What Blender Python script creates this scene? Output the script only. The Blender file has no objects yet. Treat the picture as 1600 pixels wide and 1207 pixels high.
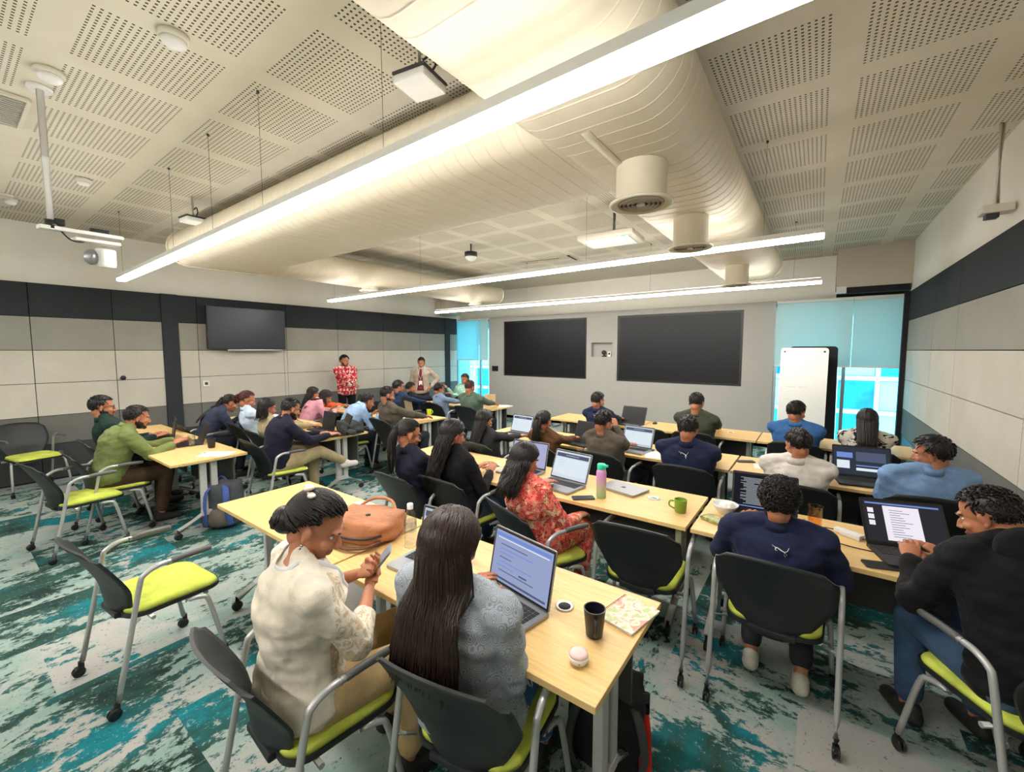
import bpy, bmesh, math, random
from mathutils import Vector, Matrix, Euler, Quaternion, noise
from mathutils.bvhtree import BVHTree

C = bpy.context.scene.collection
scene = bpy.context.scene
R = math.radians

# ---------------------------------------------------------------- camera
F_PX, CX, CY, IMG_W, IMG_H = 657.0, 800.0, 598.0, 1600.0, 1207.0
EYE = 1.78
cam_data = bpy.data.cameras.new('camera')
cam = bpy.data.objects.new('camera', cam_data)
C.objects.link(cam)
cam_data.sensor_fit = 'HORIZONTAL'
cam_data.sensor_width = 36.0
cam_data.lens = 36.0 * F_PX / IMG_W
cam_data.shift_y = (CY - IMG_H / 2) / IMG_W
cam_data.clip_start = 0.05
cam_data.clip_end = 200
cam.location = (0, 0, EYE)
cam.rotation_euler = (R(90 - 4.395), 0, R(35.957))
scene.camera = cam

# ---------------------------------------------------------------- world and exposure
world = bpy.data.worlds.new('sky')
scene.world = world
world.use_nodes = True
wn = world.node_tree
bg = wn.nodes['Background']
bg.inputs['Color'].default_value = (0.62, 0.92, 1.0, 1)
bg.inputs['Strength'].default_value = 6.0
scene.view_settings.view_transform = 'Standard'
scene.view_settings.look = 'None'
scene.view_settings.exposure = 0.15
scene.view_settings.gamma = 1.0
scene.view_settings.use_curve_mapping = False
LIGHT_DOWN = 54.0      # radiance of the linear lamps' diffusers
LIGHT_UP = 8.0        # radiance of upward strips added to brighten the ceiling

# ---------------------------------------------------------------- materials
def rgb(r, g, b):
    def f(c):
        c /= 255.0
        return c / 12.92 if c <= 0.04045 else ((c + 0.055) / 1.055) ** 2.4
    return (f(r), f(g), f(b), 1.0)

class Ex:
    """a node socket with arithmetic"""
    def __init__(s, nt, sock): s.nt, s.s = nt, sock
    def _op(s, op, o=None, c=None):
        n = s.nt.nodes.new('ShaderNodeMath'); n.operation = op
        s.nt.links.new(s.s, n.inputs[0])
        for k, v in ((1, o), (2, c)):
            if v is None: continue
            if isinstance(v, Ex): s.nt.links.new(v.s, n.inputs[k])
            else: n.inputs[k].default_value = v
        return Ex(s.nt, n.outputs[0])
    def __add__(s, o): return s._op('ADD', o)
    def __sub__(s, o): return s._op('SUBTRACT', o)
    def __mul__(s, o): return s._op('MULTIPLY', o)
    def __truediv__(s, o): return s._op('DIVIDE', o)
    def lt(s, o): return s._op('LESS_THAN', o)
    def gt(s, o): return s._op('GREATER_THAN', o)
    def floor(s): return s._op('FLOOR')
    def fract(s): return s._op('FRACT')
    def abs(s): return s._op('ABSOLUTE')
    def sin(s): return s._op('SINE')
    def mx(s, o): return s._op('MAXIMUM', o)

MATS = {}
def new_mat(name):
    m = bpy.data.materials.new(name); m.use_nodes = True
    nt = m.node_tree
    return m, nt, nt.nodes['Principled BSDF']

def coords(nt, kind='Object'):
    tc = nt.nodes.new('ShaderNodeTexCoord')
    sp = nt.nodes.new('ShaderNodeSeparateXYZ')
    nt.links.new(tc.outputs[kind], sp.inputs[0])
    return tc.outputs[kind], Ex(nt, sp.outputs[0]), Ex(nt, sp.outputs[1]), Ex(nt, sp.outputs[2])

def combine(nt, x, y, z):
    n = nt.nodes.new('ShaderNodeCombineXYZ')
    for k, v in enumerate((x, y, z)):
        if isinstance(v, Ex): nt.links.new(v.s, n.inputs[k])
        else: n.inputs[k].default_value = v
    return n.outputs[0]

def noise_tex(nt, vec, scale, detail=3, rough=0.55, dist=0.0):
    n = nt.nodes.new('ShaderNodeTexNoise')
    n.inputs['Scale'].default_value = scale
    n.inputs['Detail'].default_value = detail
    n.inputs['Roughness'].default_value = rough
    n.inputs['Distortion'].default_value = dist
    if vec is not None: nt.links.new(vec, n.inputs['Vector'])
    return n

def ramp(nt, fac, stops, interp='LINEAR'):
    n = nt.nodes.new('ShaderNodeValToRGB')
    cr = n.color_ramp; cr.interpolation = interp
    while len(cr.elements) < len(stops): cr.elements.new(0.5)
    for e, (p, c) in zip(cr.elements, stops):
        e.position = p; e.color = c
    nt.links.new(fac, n.inputs[0])
    return n.outputs[0]

def mixc(nt, fac, a, b):
    n = nt.nodes.new('ShaderNodeMix'); n.data_type = 'RGBA'
    for k, v in ((0, fac), (6, a), (7, b)):
        if isinstance(v, Ex): v = v.s
        if isinstance(v, (tuple, float, int)): n.inputs[k].default_value = v
        else: nt.links.new(v, n.inputs[k])
    return n.outputs[2]

def bump(nt, bsdf, height, strength=0.3, dist=0.01):
    b = nt.nodes.new('ShaderNodeBump')
    b.inputs['Strength'].default_value = strength
    b.inputs['Distance'].default_value = dist
    if isinstance(height, Ex): height = height.s
    nt.links.new(height, b.inputs['Height'])
    nt.links.new(b.outputs[0], bsdf.inputs['Normal'])

def plain(name, col, rough=0.5, metal=0.0, var=0.06, vs=30, bmp=0.0, spec=0.5):
    """one colour with a faint procedural variation"""
    key = (name, col, rough, metal)
    if key in MATS: return MATS[key]
    m, nt, b = new_mat(name)
    v, x, y, z = coords(nt)
    n = noise_tex(nt, v, vs, 3)
    c0 = tuple(min(1, k * (1 - var)) for k in col[:3]) + (1,)
    c1 = tuple(min(1, k * (1 + var)) for k in col[:3]) + (1,)
    nt.links.new(ramp(nt, n.outputs[0], [(0.3, c0), (0.7, c1)]), b.inputs['Base Color'])
    b.inputs['Roughness'].default_value = rough
    b.inputs['Metallic'].default_value = metal
    b.inputs['Specular IOR Level'].default_value = spec
    if bmp: bump(nt, b, n.outputs[0], bmp, 0.004)
    MATS[key] = m
    return m

def cloth(name, col, rough=0.85, pattern=None, c2=None, c3=None):
    key = ('cloth', name, col, pattern)
    if key in MATS: return MATS[key]
    m, nt, b = new_mat(name)
    v, x, y, z = coords(nt)
    n = noise_tex(nt, v, 9, 4)
    fine = noise_tex(nt, v, 260, 2)
    c0 = tuple(k * 0.82 for k in col[:3]) + (1,)
    c1 = tuple(min(1, k * 1.12) for k in col[:3]) + (1,)
    base = ramp(nt, n.outputs[0], [(0.35, c0), (0.65, c1)])
    if pattern == 'floral':
        vo = nt.nodes.new('ShaderNodeTexVoronoi'); vo.inputs['Scale'].default_value = 26
        nt.links.new(v, vo.inputs['Vector'])
        base = ramp(nt, vo.outputs['Distance'], [(0.0, c3), (0.22, c2), (0.42, c1), (0.62, c1), (0.75, c3)])
        n2 = noise_tex(nt, v, 22, 4, 0.7, 1.2)
        base = mixc(nt, Ex(nt, n2.outputs[0]).gt(0.56), base, c2)
        n3 = noise_tex(nt, v, 40, 2, 0.5, 2.0)
        base = mixc(nt, Ex(nt, n3.outputs[0]).gt(0.62), base, rgb(70, 72, 50))
    elif pattern == 'paisley':
        vo = nt.nodes.new('ShaderNodeTexVoronoi'); vo.inputs['Scale'].default_value = 30
        nt.links.new(v, vo.inputs['Vector'])
        w = (Ex(nt, vo.outputs['Distance']) * 38.0).sin().gt(0.35)
        base = mixc(nt, w * 0.7, base, c2)
    elif pattern == 'blotch':
        n2 = noise_tex(nt, v, 7.5, 3, 0.6, 2.4)
        base = mixc(nt, Ex(nt, n2.outputs[0]).gt(0.55), base, c2)
    elif pattern == 'nordic':
        zz = (z * 11.0).fract()
        row = (z * 11.0).floor()
        xx = ((x + row * 0.021) * 16.0).fract(); yy = ((y + row * 0.021) * 16.0).fract()
        dots = xx.gt(0.45) * yy.gt(0.3) * zz.gt(0.45)
        n2 = noise_tex(nt, v, 17, 2, 0.5, 1.5)
        base = mixc(nt, (dots * Ex(nt, n2.outputs[0]).gt(0.44)).mx((Ex(nt, n2.outputs[0]).gt(0.6))), base, c2)
    elif pattern == 'yoke':
        n2 = noise_tex(nt, v, 30, 3, 0.6, 1.5)
        f = z.lt(0.98) * Ex(nt, n2.outputs[0]).gt(0.5) * x.gt(0.10) * y.gt(0.06)
        base = mixc(nt, f * 0.55, base, c2)
    nt.links.new(base, b.inputs['Base Color'])
    b.inputs['Roughness'].default_value = rough
    b.inputs['Specular IOR Level'].default_value = 0.15
    b.inputs['Sheen Weight'].default_value = 0.03
    w1 = noise_tex(nt, v, 14, 2, 0.5, 1.0)
    hh = Ex(nt, w1.outputs[0]) * 1.0 + Ex(nt, fine.outputs[0]) * 0.12
    bump(nt, b, hh, 0.55, 0.012)
    MATS[key] = m
    return m

def skin_mat(tone):
    key = ('skin', tone)
    if key in MATS: return MATS[key]
    m, nt, b = new_mat('skin')
    v, x, y, z = coords(nt)
    n = noise_tex(nt, v, 18, 4)
    c0 = tuple(k * 0.85 for k in tone[:3]) + (1,)
    c1 = (min(1, tone[0] * 1.12), tone[1] * 1.06, tone[2] * 1.04, 1)
    nt.links.new(ramp(nt, n.outputs[0], [(0.35, c0), (0.65, c1)]), b.inputs['Base Color'])
    b.inputs['Roughness'].default_value = 0.5
    b.inputs['Subsurface Weight'].default_value = 0.08
    b.inputs['Subsurface Radius'].default_value = (0.02, 0.008, 0.004)
    bump(nt, b, noise_tex(nt, v, 300, 2).outputs[0], 0.12, 0.001)
    MATS[key] = m
    return m

def hair_mat(col, shine=0.38):
    key = ('hair', col)
    if key in MATS: return MATS[key]
    m, nt, b = new_mat('hair')
    v, x, y, z = coords(nt)
    n = noise_tex(nt, combine(nt, x * 3.0, y * 3.0, z * 0.4), 60, 3)
    c0 = tuple(k * 0.6 for k in col[:3]) + (1,)
    c1 = tuple(min(1, k * 1.7) for k in col[:3]) + (1,)
    nt.links.new(ramp(nt, n.outputs[0], [(0.35, c0), (0.7, c1)]), b.inputs['Base Color'])
    b.inputs['Roughness'].default_value = shine
    b.inputs['Specular IOR Level'].default_value = 0.35
    bump(nt, b, noise_tex(nt, combine(nt, x * 1.0, y * 1.0, z * 0.12), 240, 2).outputs[0], 0.4, 0.002)
    MATS[key] = m
    return m

def emit(name, col, strength):
    key = ('emit', name, col, strength)
    if key in MATS: return MATS[key]
    m = bpy.data.materials.new(name); m.use_nodes = True
    nt = m.node_tree; nt.nodes.clear()
    e = nt.nodes.new('ShaderNodeEmission'); o = nt.nodes.new('ShaderNodeOutputMaterial')
    e.inputs[0].default_value = col; e.inputs[1].default_value = strength
    nt.links.new(e.outputs[0], o.inputs[0])
    MATS[key] = m
    return m

def wood_mat():
    m, nt, b = new_mat('light_oak_laminate')
    v, x, y, z = coords(nt, 'Object')
    n = noise_tex(nt, combine(nt, x * 1.2, y * 16.0, z), 5, 5, 0.6, 0.4)
    n2 = noise_tex(nt, combine(nt, x * 4.0, y * 60.0, z), 4, 3)
    f = Ex(nt, n.outputs[0]) * 0.7 + Ex(nt, n2.outputs[0]) * 0.3
    nt.links.new(ramp(nt, f.s, [(0.3, rgb(205, 166, 104)), (0.5, rgb(222, 186, 124)), (0.7, rgb(232, 199, 140))]), b.inputs['Base Color'])
    b.inputs['Roughness'].default_value = 0.38
    b.inputs['Specular IOR Level'].default_value = 0.35
    return m

def carpet_mat():
    m, nt, b = new_mat('abstract_teal_carpet')
    v, x, y, z = coords(nt, 'Object')
    # planks 0.5 m by 1.0 m, offset from row to row, the drawing runs along or across
    cx = (x / 0.62).floor()
    cy = (y / 1.24 + cx * 0.37).floor()
    wn1 = nt.nodes.new('ShaderNodeTexWhiteNoise'); wn1.noise_dimensions = '2D'
    nt.links.new(combine(nt, cx, cy, 0), wn1.inputs['Vector'])
    r1 = Ex(nt, wn1.outputs['Value'])
    side = x.gt(-0.62)
    # streak coordinates
    sx = x * 1.9; sy = y * 1.1
    tx = x * 1.1; ty = y * 1.9
    inv = side * -1.0 + 1.0
    ux = sx * inv + tx * side
    uy = sy * inv + ty * side
    off = r1 * 37.0
    vec = combine(nt, ux + off, uy + off, off)
    n1 = noise_tex(nt, vec, 1.5, 8, 0.7, 0.3)
    n2 = noise_tex(nt, combine(nt, ux * 1.0 - off, uy * 1.0 + off * 0.5, 3.0), 1.0, 6, 0.68, 0.6)
    n3 = noise_tex(nt, combine(nt, ux * 2.0, uy * 2.0, 7.0), 5.0, 6, 0.75, 0.3)
    light = ramp(nt, n2.outputs[0], [(0.40, rgb(146, 174, 164)), (0.50, rgb(168, 180, 172)), (0.58, rgb(188, 184, 178))])
    dark = ramp(nt, n2.outputs[0], [(0.38, rgb(26, 46, 42)), (0.47, rgb(44, 78, 70)), (0.53, rgb(30, 96, 98)), (0.62, rgb(8, 128, 138))])
    f = Ex(nt, n1.outputs[0]) + (r1 - 0.5) * 0.16 + (Ex(nt, n3.outputs[0]) - 0.5) * 0.5
    fac = ramp(nt, f.s, [(0.492, (0, 0, 0, 1)), (0.53, (1, 1, 1, 1))])
    col = mixc(nt, fac, light, dark)
    # speckle
    n4 = noise_tex(nt, combine(nt, x * 1.0, y * 1.0, 1.0), 48, 3, 0.7)
    col = mixc(nt, Ex(nt, n4.outputs[0]).gt(0.64) * 0.6, col, rgb(36, 60, 56))
    col = mixc(nt, Ex(nt, n4.outputs[0]).lt(0.36) * 0.5, col, rgb(176, 196, 186))
    col = mixc(nt, 0.22, col, rgb(60, 74, 70))
    nt.links.new(col, b.inputs['Base Color'])
    b.inputs['Roughness'].default_value = 0.95
    b.inputs['Specular IOR Level'].default_value = 0.1
    bump(nt, b, noise_tex(nt, v, 420, 2).outputs[0], 0.5, 0.004)
    return m

def ceiling_mat():
    m, nt, b = new_mat('perforated_plasterboard')
    v, x, y, z = coords(nt, 'Object')
    P = 0.725
    ux = ((x + 0.595 + P * 20) / P).fract() * P
    uy = ((y - 1.28 + P * 20) / P).fract() * P
    inb = ux.lt(0.585) * uy.lt(0.575)
    q = 0.0293
    hx = ((ux / q).fract() - 0.5).abs().lt(0.21)
    hy = ((uy / q).fract() - 0.5).abs().lt(0.21)
    zone = y.lt(7.6).mx(x.gt(-0.75)) * y.lt(9.9)
    hole = inb * hx * hy * zone
    n = noise_tex(nt, v, 3, 2)
    base = ramp(nt, n.outputs[0], [(0.3, rgb(206, 198, 178)), (0.7, rgb(212, 205, 187))])
    nt.links.new(mixc(nt, hole, base, rgb(66, 58, 46)), b.inputs['Base Color'])
    b.inputs['Roughness'].default_value = 0.9
    return m

def fabric_panel(name, col):
    m, nt, b = new_mat(name)
    v, x, y, z = coords(nt, 'Object')
    n = noise_tex(nt, v, 150, 3, 0.7)
    n2 = noise_tex(nt, v, 2.0, 2)
    f = Ex(nt, n.outputs[0]) * 0.7 + Ex(nt, n2.outputs[0]) * 0.3
    c0 = tuple(k * 0.86 for k in col[:3]) + (1,)
    c1 = tuple(min(1, k * 1.12) for k in col[:3]) + (1,)
    nt.links.new(ramp(nt, f.s, [(0.35, c0), (0.65, c1)]), b.inputs['Base Color'])
    b.inputs['Roughness'].default_value = 0.92
    b.inputs['Specular IOR Level'].default_value = 0.15
    bump(nt, b, n.outputs[0], 0.3, 0.003)
    return m

def glass_mat(name, tint, gloss=0.12, rough=0.02):
    m = bpy.data.materials.new(name); m.use_nodes = True
    nt = m.node_tree; nt.nodes.clear()
    t = nt.nodes.new('ShaderNodeBsdfTransparent'); g = nt.nodes.new('ShaderNodeBsdfGlossy')
    mx = nt.nodes.new('ShaderNodeMixShader'); o = nt.nodes.new('ShaderNodeOutputMaterial')
    fr = nt.nodes.new('ShaderNodeLayerWeight'); fr.inputs[0].default_value = gloss
    t.inputs[0].default_value = tint
    g.inputs['Roughness'].default_value = rough
    nt.links.new(fr.outputs['Facing'], mx.inputs[0])
    mm = Ex(nt, fr.outputs['Facing']) * 0.35 + gloss * 0.3
    nt.links.new(mm.s, mx.inputs[0])
    nt.links.new(t.outputs[0], mx.inputs[1]); nt.links.new(g.outputs[0], mx.inputs[2])
    nt.links.new(mx.outputs[0], o.inputs[0])
    return m

def blind_mat(name='roller_blind_fabric', col=rgb(218, 228, 222), trans=0.4, tcol=(0.50, 0.85, 0.85, 1)):
    m = bpy.data.materials.new(name); m.use_nodes = True
    nt = m.node_tree; nt.nodes.clear()
    d = nt.nodes.new('ShaderNodeBsdfDiffuse'); t = nt.nodes.new('ShaderNodeBsdfTranslucent')
    mx = nt.nodes.new('ShaderNodeMixShader'); o = nt.nodes.new('ShaderNodeOutputMaterial')
    v, x, y, z = coords(nt)
    n = noise_tex(nt, v, 200, 2)
    c0 = tuple(k * 0.93 for k in col[:3]) + (1,)
    nt.links.new(ramp(nt, n.outputs[0], [(0.3, c0), (0.7, col)]), d.inputs[0])
    t.inputs[0].default_value = tcol
    mx.inputs[0].default_value = trans
    nt.links.new(d.outputs[0], mx.inputs[1]); nt.links.new(t.outputs[0], mx.inputs[2])
    nt.links.new(mx.outputs[0], o.inputs[0])
    return m

M = dict(
    wood=wood_mat(), carpet=carpet_mat(), ceiling=ceiling_mat(),
    plaster=plain('white_plaster', rgb(232, 229, 218), 0.9, var=0.02, vs=4),
    duct=plain('painted_duct', rgb(206, 196, 174), 0.6, var=0.03, vs=6, spec=0.25),
    diff_white=plain('diffuser_paint', rgb(214, 208, 192), 0.5, var=0.02),
    dark=plain('black_plastic', rgb(26, 27, 29), 0.42, var=0.15, vs=80),
    dark2=plain('charcoal_panel', rgb(58, 60, 60), 0.6, var=0.08, vs=40),
    shell=plain('black_chair_shell', rgb(30, 33, 34), 0.5, var=0.12, vs=90),
    lime=cloth('lime_seat_fabric', rgb(204, 216, 92), 0.8),
    steel=plain('silver_painted_steel', rgb(176, 178, 176), 0.36, metal=0.35, var=0.04),
    arm=plain('grey_arm_pad', rgb(92, 92, 90), 0.5),
    legs=plain('light_grey_powder_coat', rgb(188, 188, 184), 0.4, metal=0.1),
    modesty=plain('modesty_panel', rgb(74, 74, 72), 0.6, var=0.05),
    wl_dark=fabric_panel('dark_wall_fabric', rgb(56, 60, 62)),
    wl_mid=fabric_panel('mid_grey_wall_fabric', rgb(152, 150, 141)),
    wl_light=fabric_panel('pale_grey_wall_fabric', rgb(198, 193, 180)),
    wl_low=fabric_panel('lower_grey_wall_fabric', rgb(112, 112, 106)),
    gap=plain('black_shadow_gap', rgb(22, 22, 24), 0.8),
    front=plain('warm_grey_wall_paint', rgb(170, 167, 160), 0.85, var=0.02, vs=3),
    screen_off=plain('switched_off_screen', rgb(20, 20, 22), 0.4, var=0.02, spec=0.3),
    white=plain('white_plastic', rgb(226, 226, 222), 0.4, var=0.02),
    paper=plain('white_paper', rgb(232, 230, 224), 0.8, var=0.02),
    silver=plain('brushed_aluminium', rgb(158, 160, 162), 0.35, metal=0.6, var=0.04),
    chrome=plain('chrome', rgb(200, 200, 200), 0.15, metal=1.0),
    key=plain('keyboard_black', rgb(34, 34, 36), 0.6),
    glass=glass_mat('clear_plastic', (0.93, 0.95, 0.96, 1), 0.25),
    tint=glass_mat('tinted_window_glass', (0.58, 0.93, 0.96, 1), 0.1),
    blind=blind_mat(), blind_lit=blind_mat('backlit_blind_fabric', rgb(190, 222, 224), 0.6, (0.60, 0.95, 1.0, 1)),  # second is a lit copy of the blind, backlight put into its colour
    box=plain('tan_soffit_paint', rgb(186, 176, 160), 0.85, var=0.02, vs=3),
)

# ---------------------------------------------------------------- mesh helpers
def link(name, me, mats, parent=None, smooth=False):
    o = bpy.data.objects.new(name, me)
    C.objects.link(o)
    if not isinstance(mats, (list, tuple)): mats = [mats]
    for m in mats: me.materials.append(m)
    if smooth:
        me.polygons.foreach_set('use_smooth', [True] * len(me.polygons))
    if parent: o.parent = parent
    return o

def obj(name, bm, mats, parent=None, smooth=False, angle=None):
    me = bpy.data.meshes.new(name)
    bm.normal_update()
    bm.to_mesh(me); bm.free()
    o = link(name, me, mats, parent, smooth)
    if angle is not None:
        me.set_sharp_from_angle(angle=R(angle))
    return o

def thing(name, label, cat, loc=(0, 0, 0), rotz=0.0, group=None):
    o = bpy.data.objects.new(name, None); C.objects.link(o)
    o.empty_display_size = 0.1
    o.location = loc; o.rotation_euler = (0, 0, rotz)
    o['label'] = label; o['category'] = cat
    if group: o['group'] = group
    return o

def tag(o, label, cat, group=None, kind=None):
    o['label'] = label; o['category'] = cat
    if group: o['group'] = group
    if kind: o['kind'] = kind
    return o

def struct(name, bm, mats, label, smooth=False):
    o = obj(name, bm, mats, None, smooth)
    o['kind'] = 'structure'; o['label'] = label; o['category'] = name.split('_')[0]
    return o

def dup(root, loc=None, rotz=None, label=None, group=None):
    r = root.copy(); C.objects.link(r)
    if loc is not None: r.location = loc
    if rotz is not None: r.rotation_euler = (0, 0, rotz)
    if label: r['label'] = label
    if group: r['group'] = group
    def rec(src, dst):
        for ch in src.children:
            c = ch.copy(); C.objects.link(c); c.parent = dst
            rec(ch, c)
    rec(root, r)
    return r

def box(bm, c, s, mi=0, rot=None, bevel=0.0):
    """box of full size s around c"""
    mat = Matrix.Translation(c)
    if rot is not None: mat = mat @ (rot.to_4x4() if isinstance(rot, Matrix) else Euler(rot).to_matrix().to_4x4())
    b2 = bmesh.new()
    bmesh.ops.create_cube(b2, size=1.0)
    for v in b2.verts: v.co = Vector((v.co.x * s[0], v.co.y * s[1], v.co.z * s[2]))
    if bevel:
        bmesh.ops.bevel(b2, geom=b2.edges[:], offset=bevel, segments=2, affect='EDGES', profile=0.6)
    merge(bm, b2, mat, mi)

def merge(bm, b2, mat=Matrix.Identity(4), mi=0):
    vs = [bm.verts.new(mat @ v.co) for v in b2.verts]
    b2.verts.index_update()
    for f in b2.faces:
        try:
            nf = bm.faces.new([vs[v.index] for v in f.verts])
            nf.material_index = mi if mi is not None else f.material_index
            nf.smooth = f.smooth
        except ValueError:
            pass
    b2.free()

def frame_for(d, up=Vector((0, 0, 1))):
    d = d.normalized()
    if abs(d.dot(up)) > 0.97: up = Vector((1, 0, 0))
    x = d.cross(up).normalized(); y = x.cross(d).normalized()
    return x, y

def tube(bm, pts, r, seg=10, mi=0, cap=True, flat=1.0, up=None, smooth=True):
    """swept tube through pts; r a number or list; flat squashes the second axis"""
    pts = [Vector(p) for p in pts]
    n = len(pts)
    rs = r if isinstance(r, (list, tuple)) else [r] * n
    rings = []
    px = None
    for i, p in enumerate(pts):
        if i == 0: d = pts[1] - pts[0]
        elif i == n - 1: d = pts[-1] - pts[-2]
        else: d = (pts[i + 1] - p).normalized() + (p - pts[i - 1]).normalized()
        if d.length < 1e-9: d = Vector((0, 0, 1))
        d.normalize()
        if px is None:
            x, y = frame_for(d, up or Vector((0, 0, 1)))
        else:
            x = px - d * px.dot(d)
            if x.length < 1e-6: x, y = frame_for(d)
            x.normalize(); y = x.cross(d).normalized() * -1.0
            y = d.cross(x).normalized()
        px = x
        rings.append([bm.verts.new(p + (x * math.cos(2 * math.pi * k / seg) + y * flat * math.sin(2 * math.pi * k / seg)) * rs[i]) for k in range(seg)])
    for a, b in zip(rings[:-1], rings[1:]):
        for k in range(seg):
            f = bm.faces.new((a[k], a[(k + 1) % seg], b[(k + 1) % seg], b[k])); f.material_index = mi; f.smooth = smooth
    if cap:
        f = bm.faces.new(rings[0][::-1]); f.material_index = mi
        f = bm.faces.new(rings[-1]); f.material_index = mi

def smooth_path(pts, sub=5):
    """Catmull-Rom through pts"""
    P = [Vector(p) for p in pts]
    P = [P[0] * 2 - P[1]] + P + [P[-1] * 2 - P[-2]]
    out = []
    for i in range(1, len(P) - 2):
        for k in range(sub):
            t = k / sub
            a, b, c, d = P[i - 1], P[i], P[i + 1], P[i + 2]
            out.append(0.5 * ((2 * b) + (c - a) * t + (2 * a - 5 * b + 4 * c - d) * t * t + (3 * b - 3 * c + d - a) * t ** 3))
    out.append(P[-2])
    return out

def lathe(bm, prof, seg=24, c=(0, 0, 0), mi=0, smooth=True, mat=None, cap0=True, cap1=True):
    """revolve [(r, z)] about z through c"""
    mat = mat or Matrix.Translation(c)
    rings = []
    for r, z in prof:
        rings.append([bm.verts.new(mat @ Vector((r * math.cos(2 * math.pi * k / seg), r * math.sin(2 * math.pi * k / seg), z))) for k in range(seg)])
    for a, b in zip(rings[:-1], rings[1:]):
        for k in range(seg):
            f = bm.faces.new((a[k], a[(k + 1) % seg], b[(k + 1) % seg], b[k])); f.material_index = mi; f.smooth = smooth
    if cap0: f = bm.faces.new(rings[0][::-1]); f.material_index = mi
    if cap1: f = bm.faces.new(rings[-1]); f.material_index = mi

def ell(bm, c, r, rot=None, sub=3, mi=0):
    b2 = bmesh.new()
    bmesh.ops.create_icosphere(b2, subdivisions=sub, radius=1.0)
    for f in b2.faces: f.smooth = True
    mat = Matrix.Translation(c)
    if rot is not None: mat = mat @ Euler(rot).to_matrix().to_4x4()
    mat = mat @ Matrix.Diagonal((r[0], r[1], r[2], 1))
    merge(bm, b2, mat, mi)

def rounded_rect(w, h, r, n=5):
    pts = []
    for cx, cy, a0 in ((w / 2 - r, h / 2 - r, 0), (-w / 2 + r, h / 2 - r, 90), (-w / 2 + r, -h / 2 + r, 180), (w / 2 - r, -h / 2 + r, 270)):
        for k in range(n + 1):
            a = R(a0 + 90 * k / n)
            pts.append((cx + r * math.cos(a), cy + r * math.sin(a)))
    return pts

def slab(bm, outline, z0, z1, mat=Matrix.Identity(4), mi=0, mi_top=None):
    a = [bm.verts.new(mat @ Vector((x, y, z0))) for x, y in outline]
    b = [bm.verts.new(mat @ Vector((x, y, z1))) for x, y in outline]
    n = len(a)
    f = bm.faces.new(a[::-1]); f.material_index = mi
    f = bm.faces.new(b); f.material_index = mi if mi_top is None else mi_top
    for k in range(n):
        f = bm.faces.new((a[k], a[(k + 1) % n], b[(k + 1) % n], b[k])); f.material_index = mi

_tmp_id = 0
def remesh(bm, voxel, smooth=5, mats=None):
    """voxel-union the closed pieces of bm into one continuous surface; returns mesh data"""
    me = bpy.data.meshes.new('tmp'); bm.to_mesh(me); bm.free()
    o = bpy.data.objects.new('tmp', me); C.objects.link(o)
    md = o.modifiers.new('r', 'REMESH'); md.mode = 'VOXEL'; md.voxel_size = voxel; md.adaptivity = 0
    if smooth:
        sm = o.modifiers.new('s', 'SMOOTH'); sm.factor = 0.5; sm.iterations = smooth
    dg = bpy.context.evaluated_depsgraph_get()
    res = bpy.data.meshes.new_from_object(o.evaluated_get(dg))
    bpy.data.objects.remove(o); bpy.data.meshes.remove(me)
    res.materials.clear()
    return res

def join_mesh(dst_bm, me, mat=Matrix.Identity(4), mi=None):
    base = len(dst_bm.verts)
    vs = [dst_bm.verts.new(mat @ v.co) for v in me.vertices]
    flip = mat.to_3x3().determinant() < 0
    for p in me.polygons:
        idx = [vs[i] for i in p.vertices]
        if flip: idx.reverse()
        try:
            f = dst_bm.faces.new(idx)
            f.smooth = True
            f.material_index = p.material_index if mi is None else mi
        except ValueError: pass
# ================================================================ the room
XL, XR, YF, YB, ZC = -8.45, 1.13, 8.9, -3.2, 3.45
YC = 9.5      # the ceiling runs on over the front partition

bm = bmesh.new(); box(bm, ((XL + XR) / 2, (YC + YB) / 2, -0.05), (XR - XL + 0.6, YC - YB + 0.6, 0.1))
struct('floor', bm, M['carpet'], 'teal, mint and grey abstract patterned carpet tiles')
bm = bmesh.new(); box(bm, ((XL + XR) / 2, (YC + YB) / 2, ZC + 0.05), (XR - XL + 0.6, YC - YB + 0.6, 0.1))
struct('ceiling', bm, M['ceiling'], 'cream plasterboard ceiling with square perforated fields')

Z1, Z2, Z3, Z4, Z5 = 0.50, 0.89, 1.335, 1.78, 2.225
ZW = 2.67
def panel_wall(bm, X, inward, seams, y0, y1, columns):
    """fabric panels fixed in front of a wall plane at X; seams are y positions"""
    t = 0.04
    sx = inward * t / 2
    ys = sorted([y0] + [s for s in seams if y0 < s < y1] + [y1])
    for a, b in zip(ys[:-1], ys[1:]):
        if b - a < 0.02: continue
        if any(ca - 0.01 <= a and b <= cb + 0.01 for ca, cb in columns): continue
        for z0, z1, mi in ((0.02, Z1, 5), (Z1, Z2, 4), (Z2, Z3, 3), (Z3, Z4, 3), (Z4, Z5, 2), (Z5, ZW, 1)):
            g = 0.004
            box(bm, (X + sx, (a + b) / 2, (z0 + z1) / 2), (t, b - a - 2 * g, z1 - z0 - 2 * g), mi)

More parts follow.
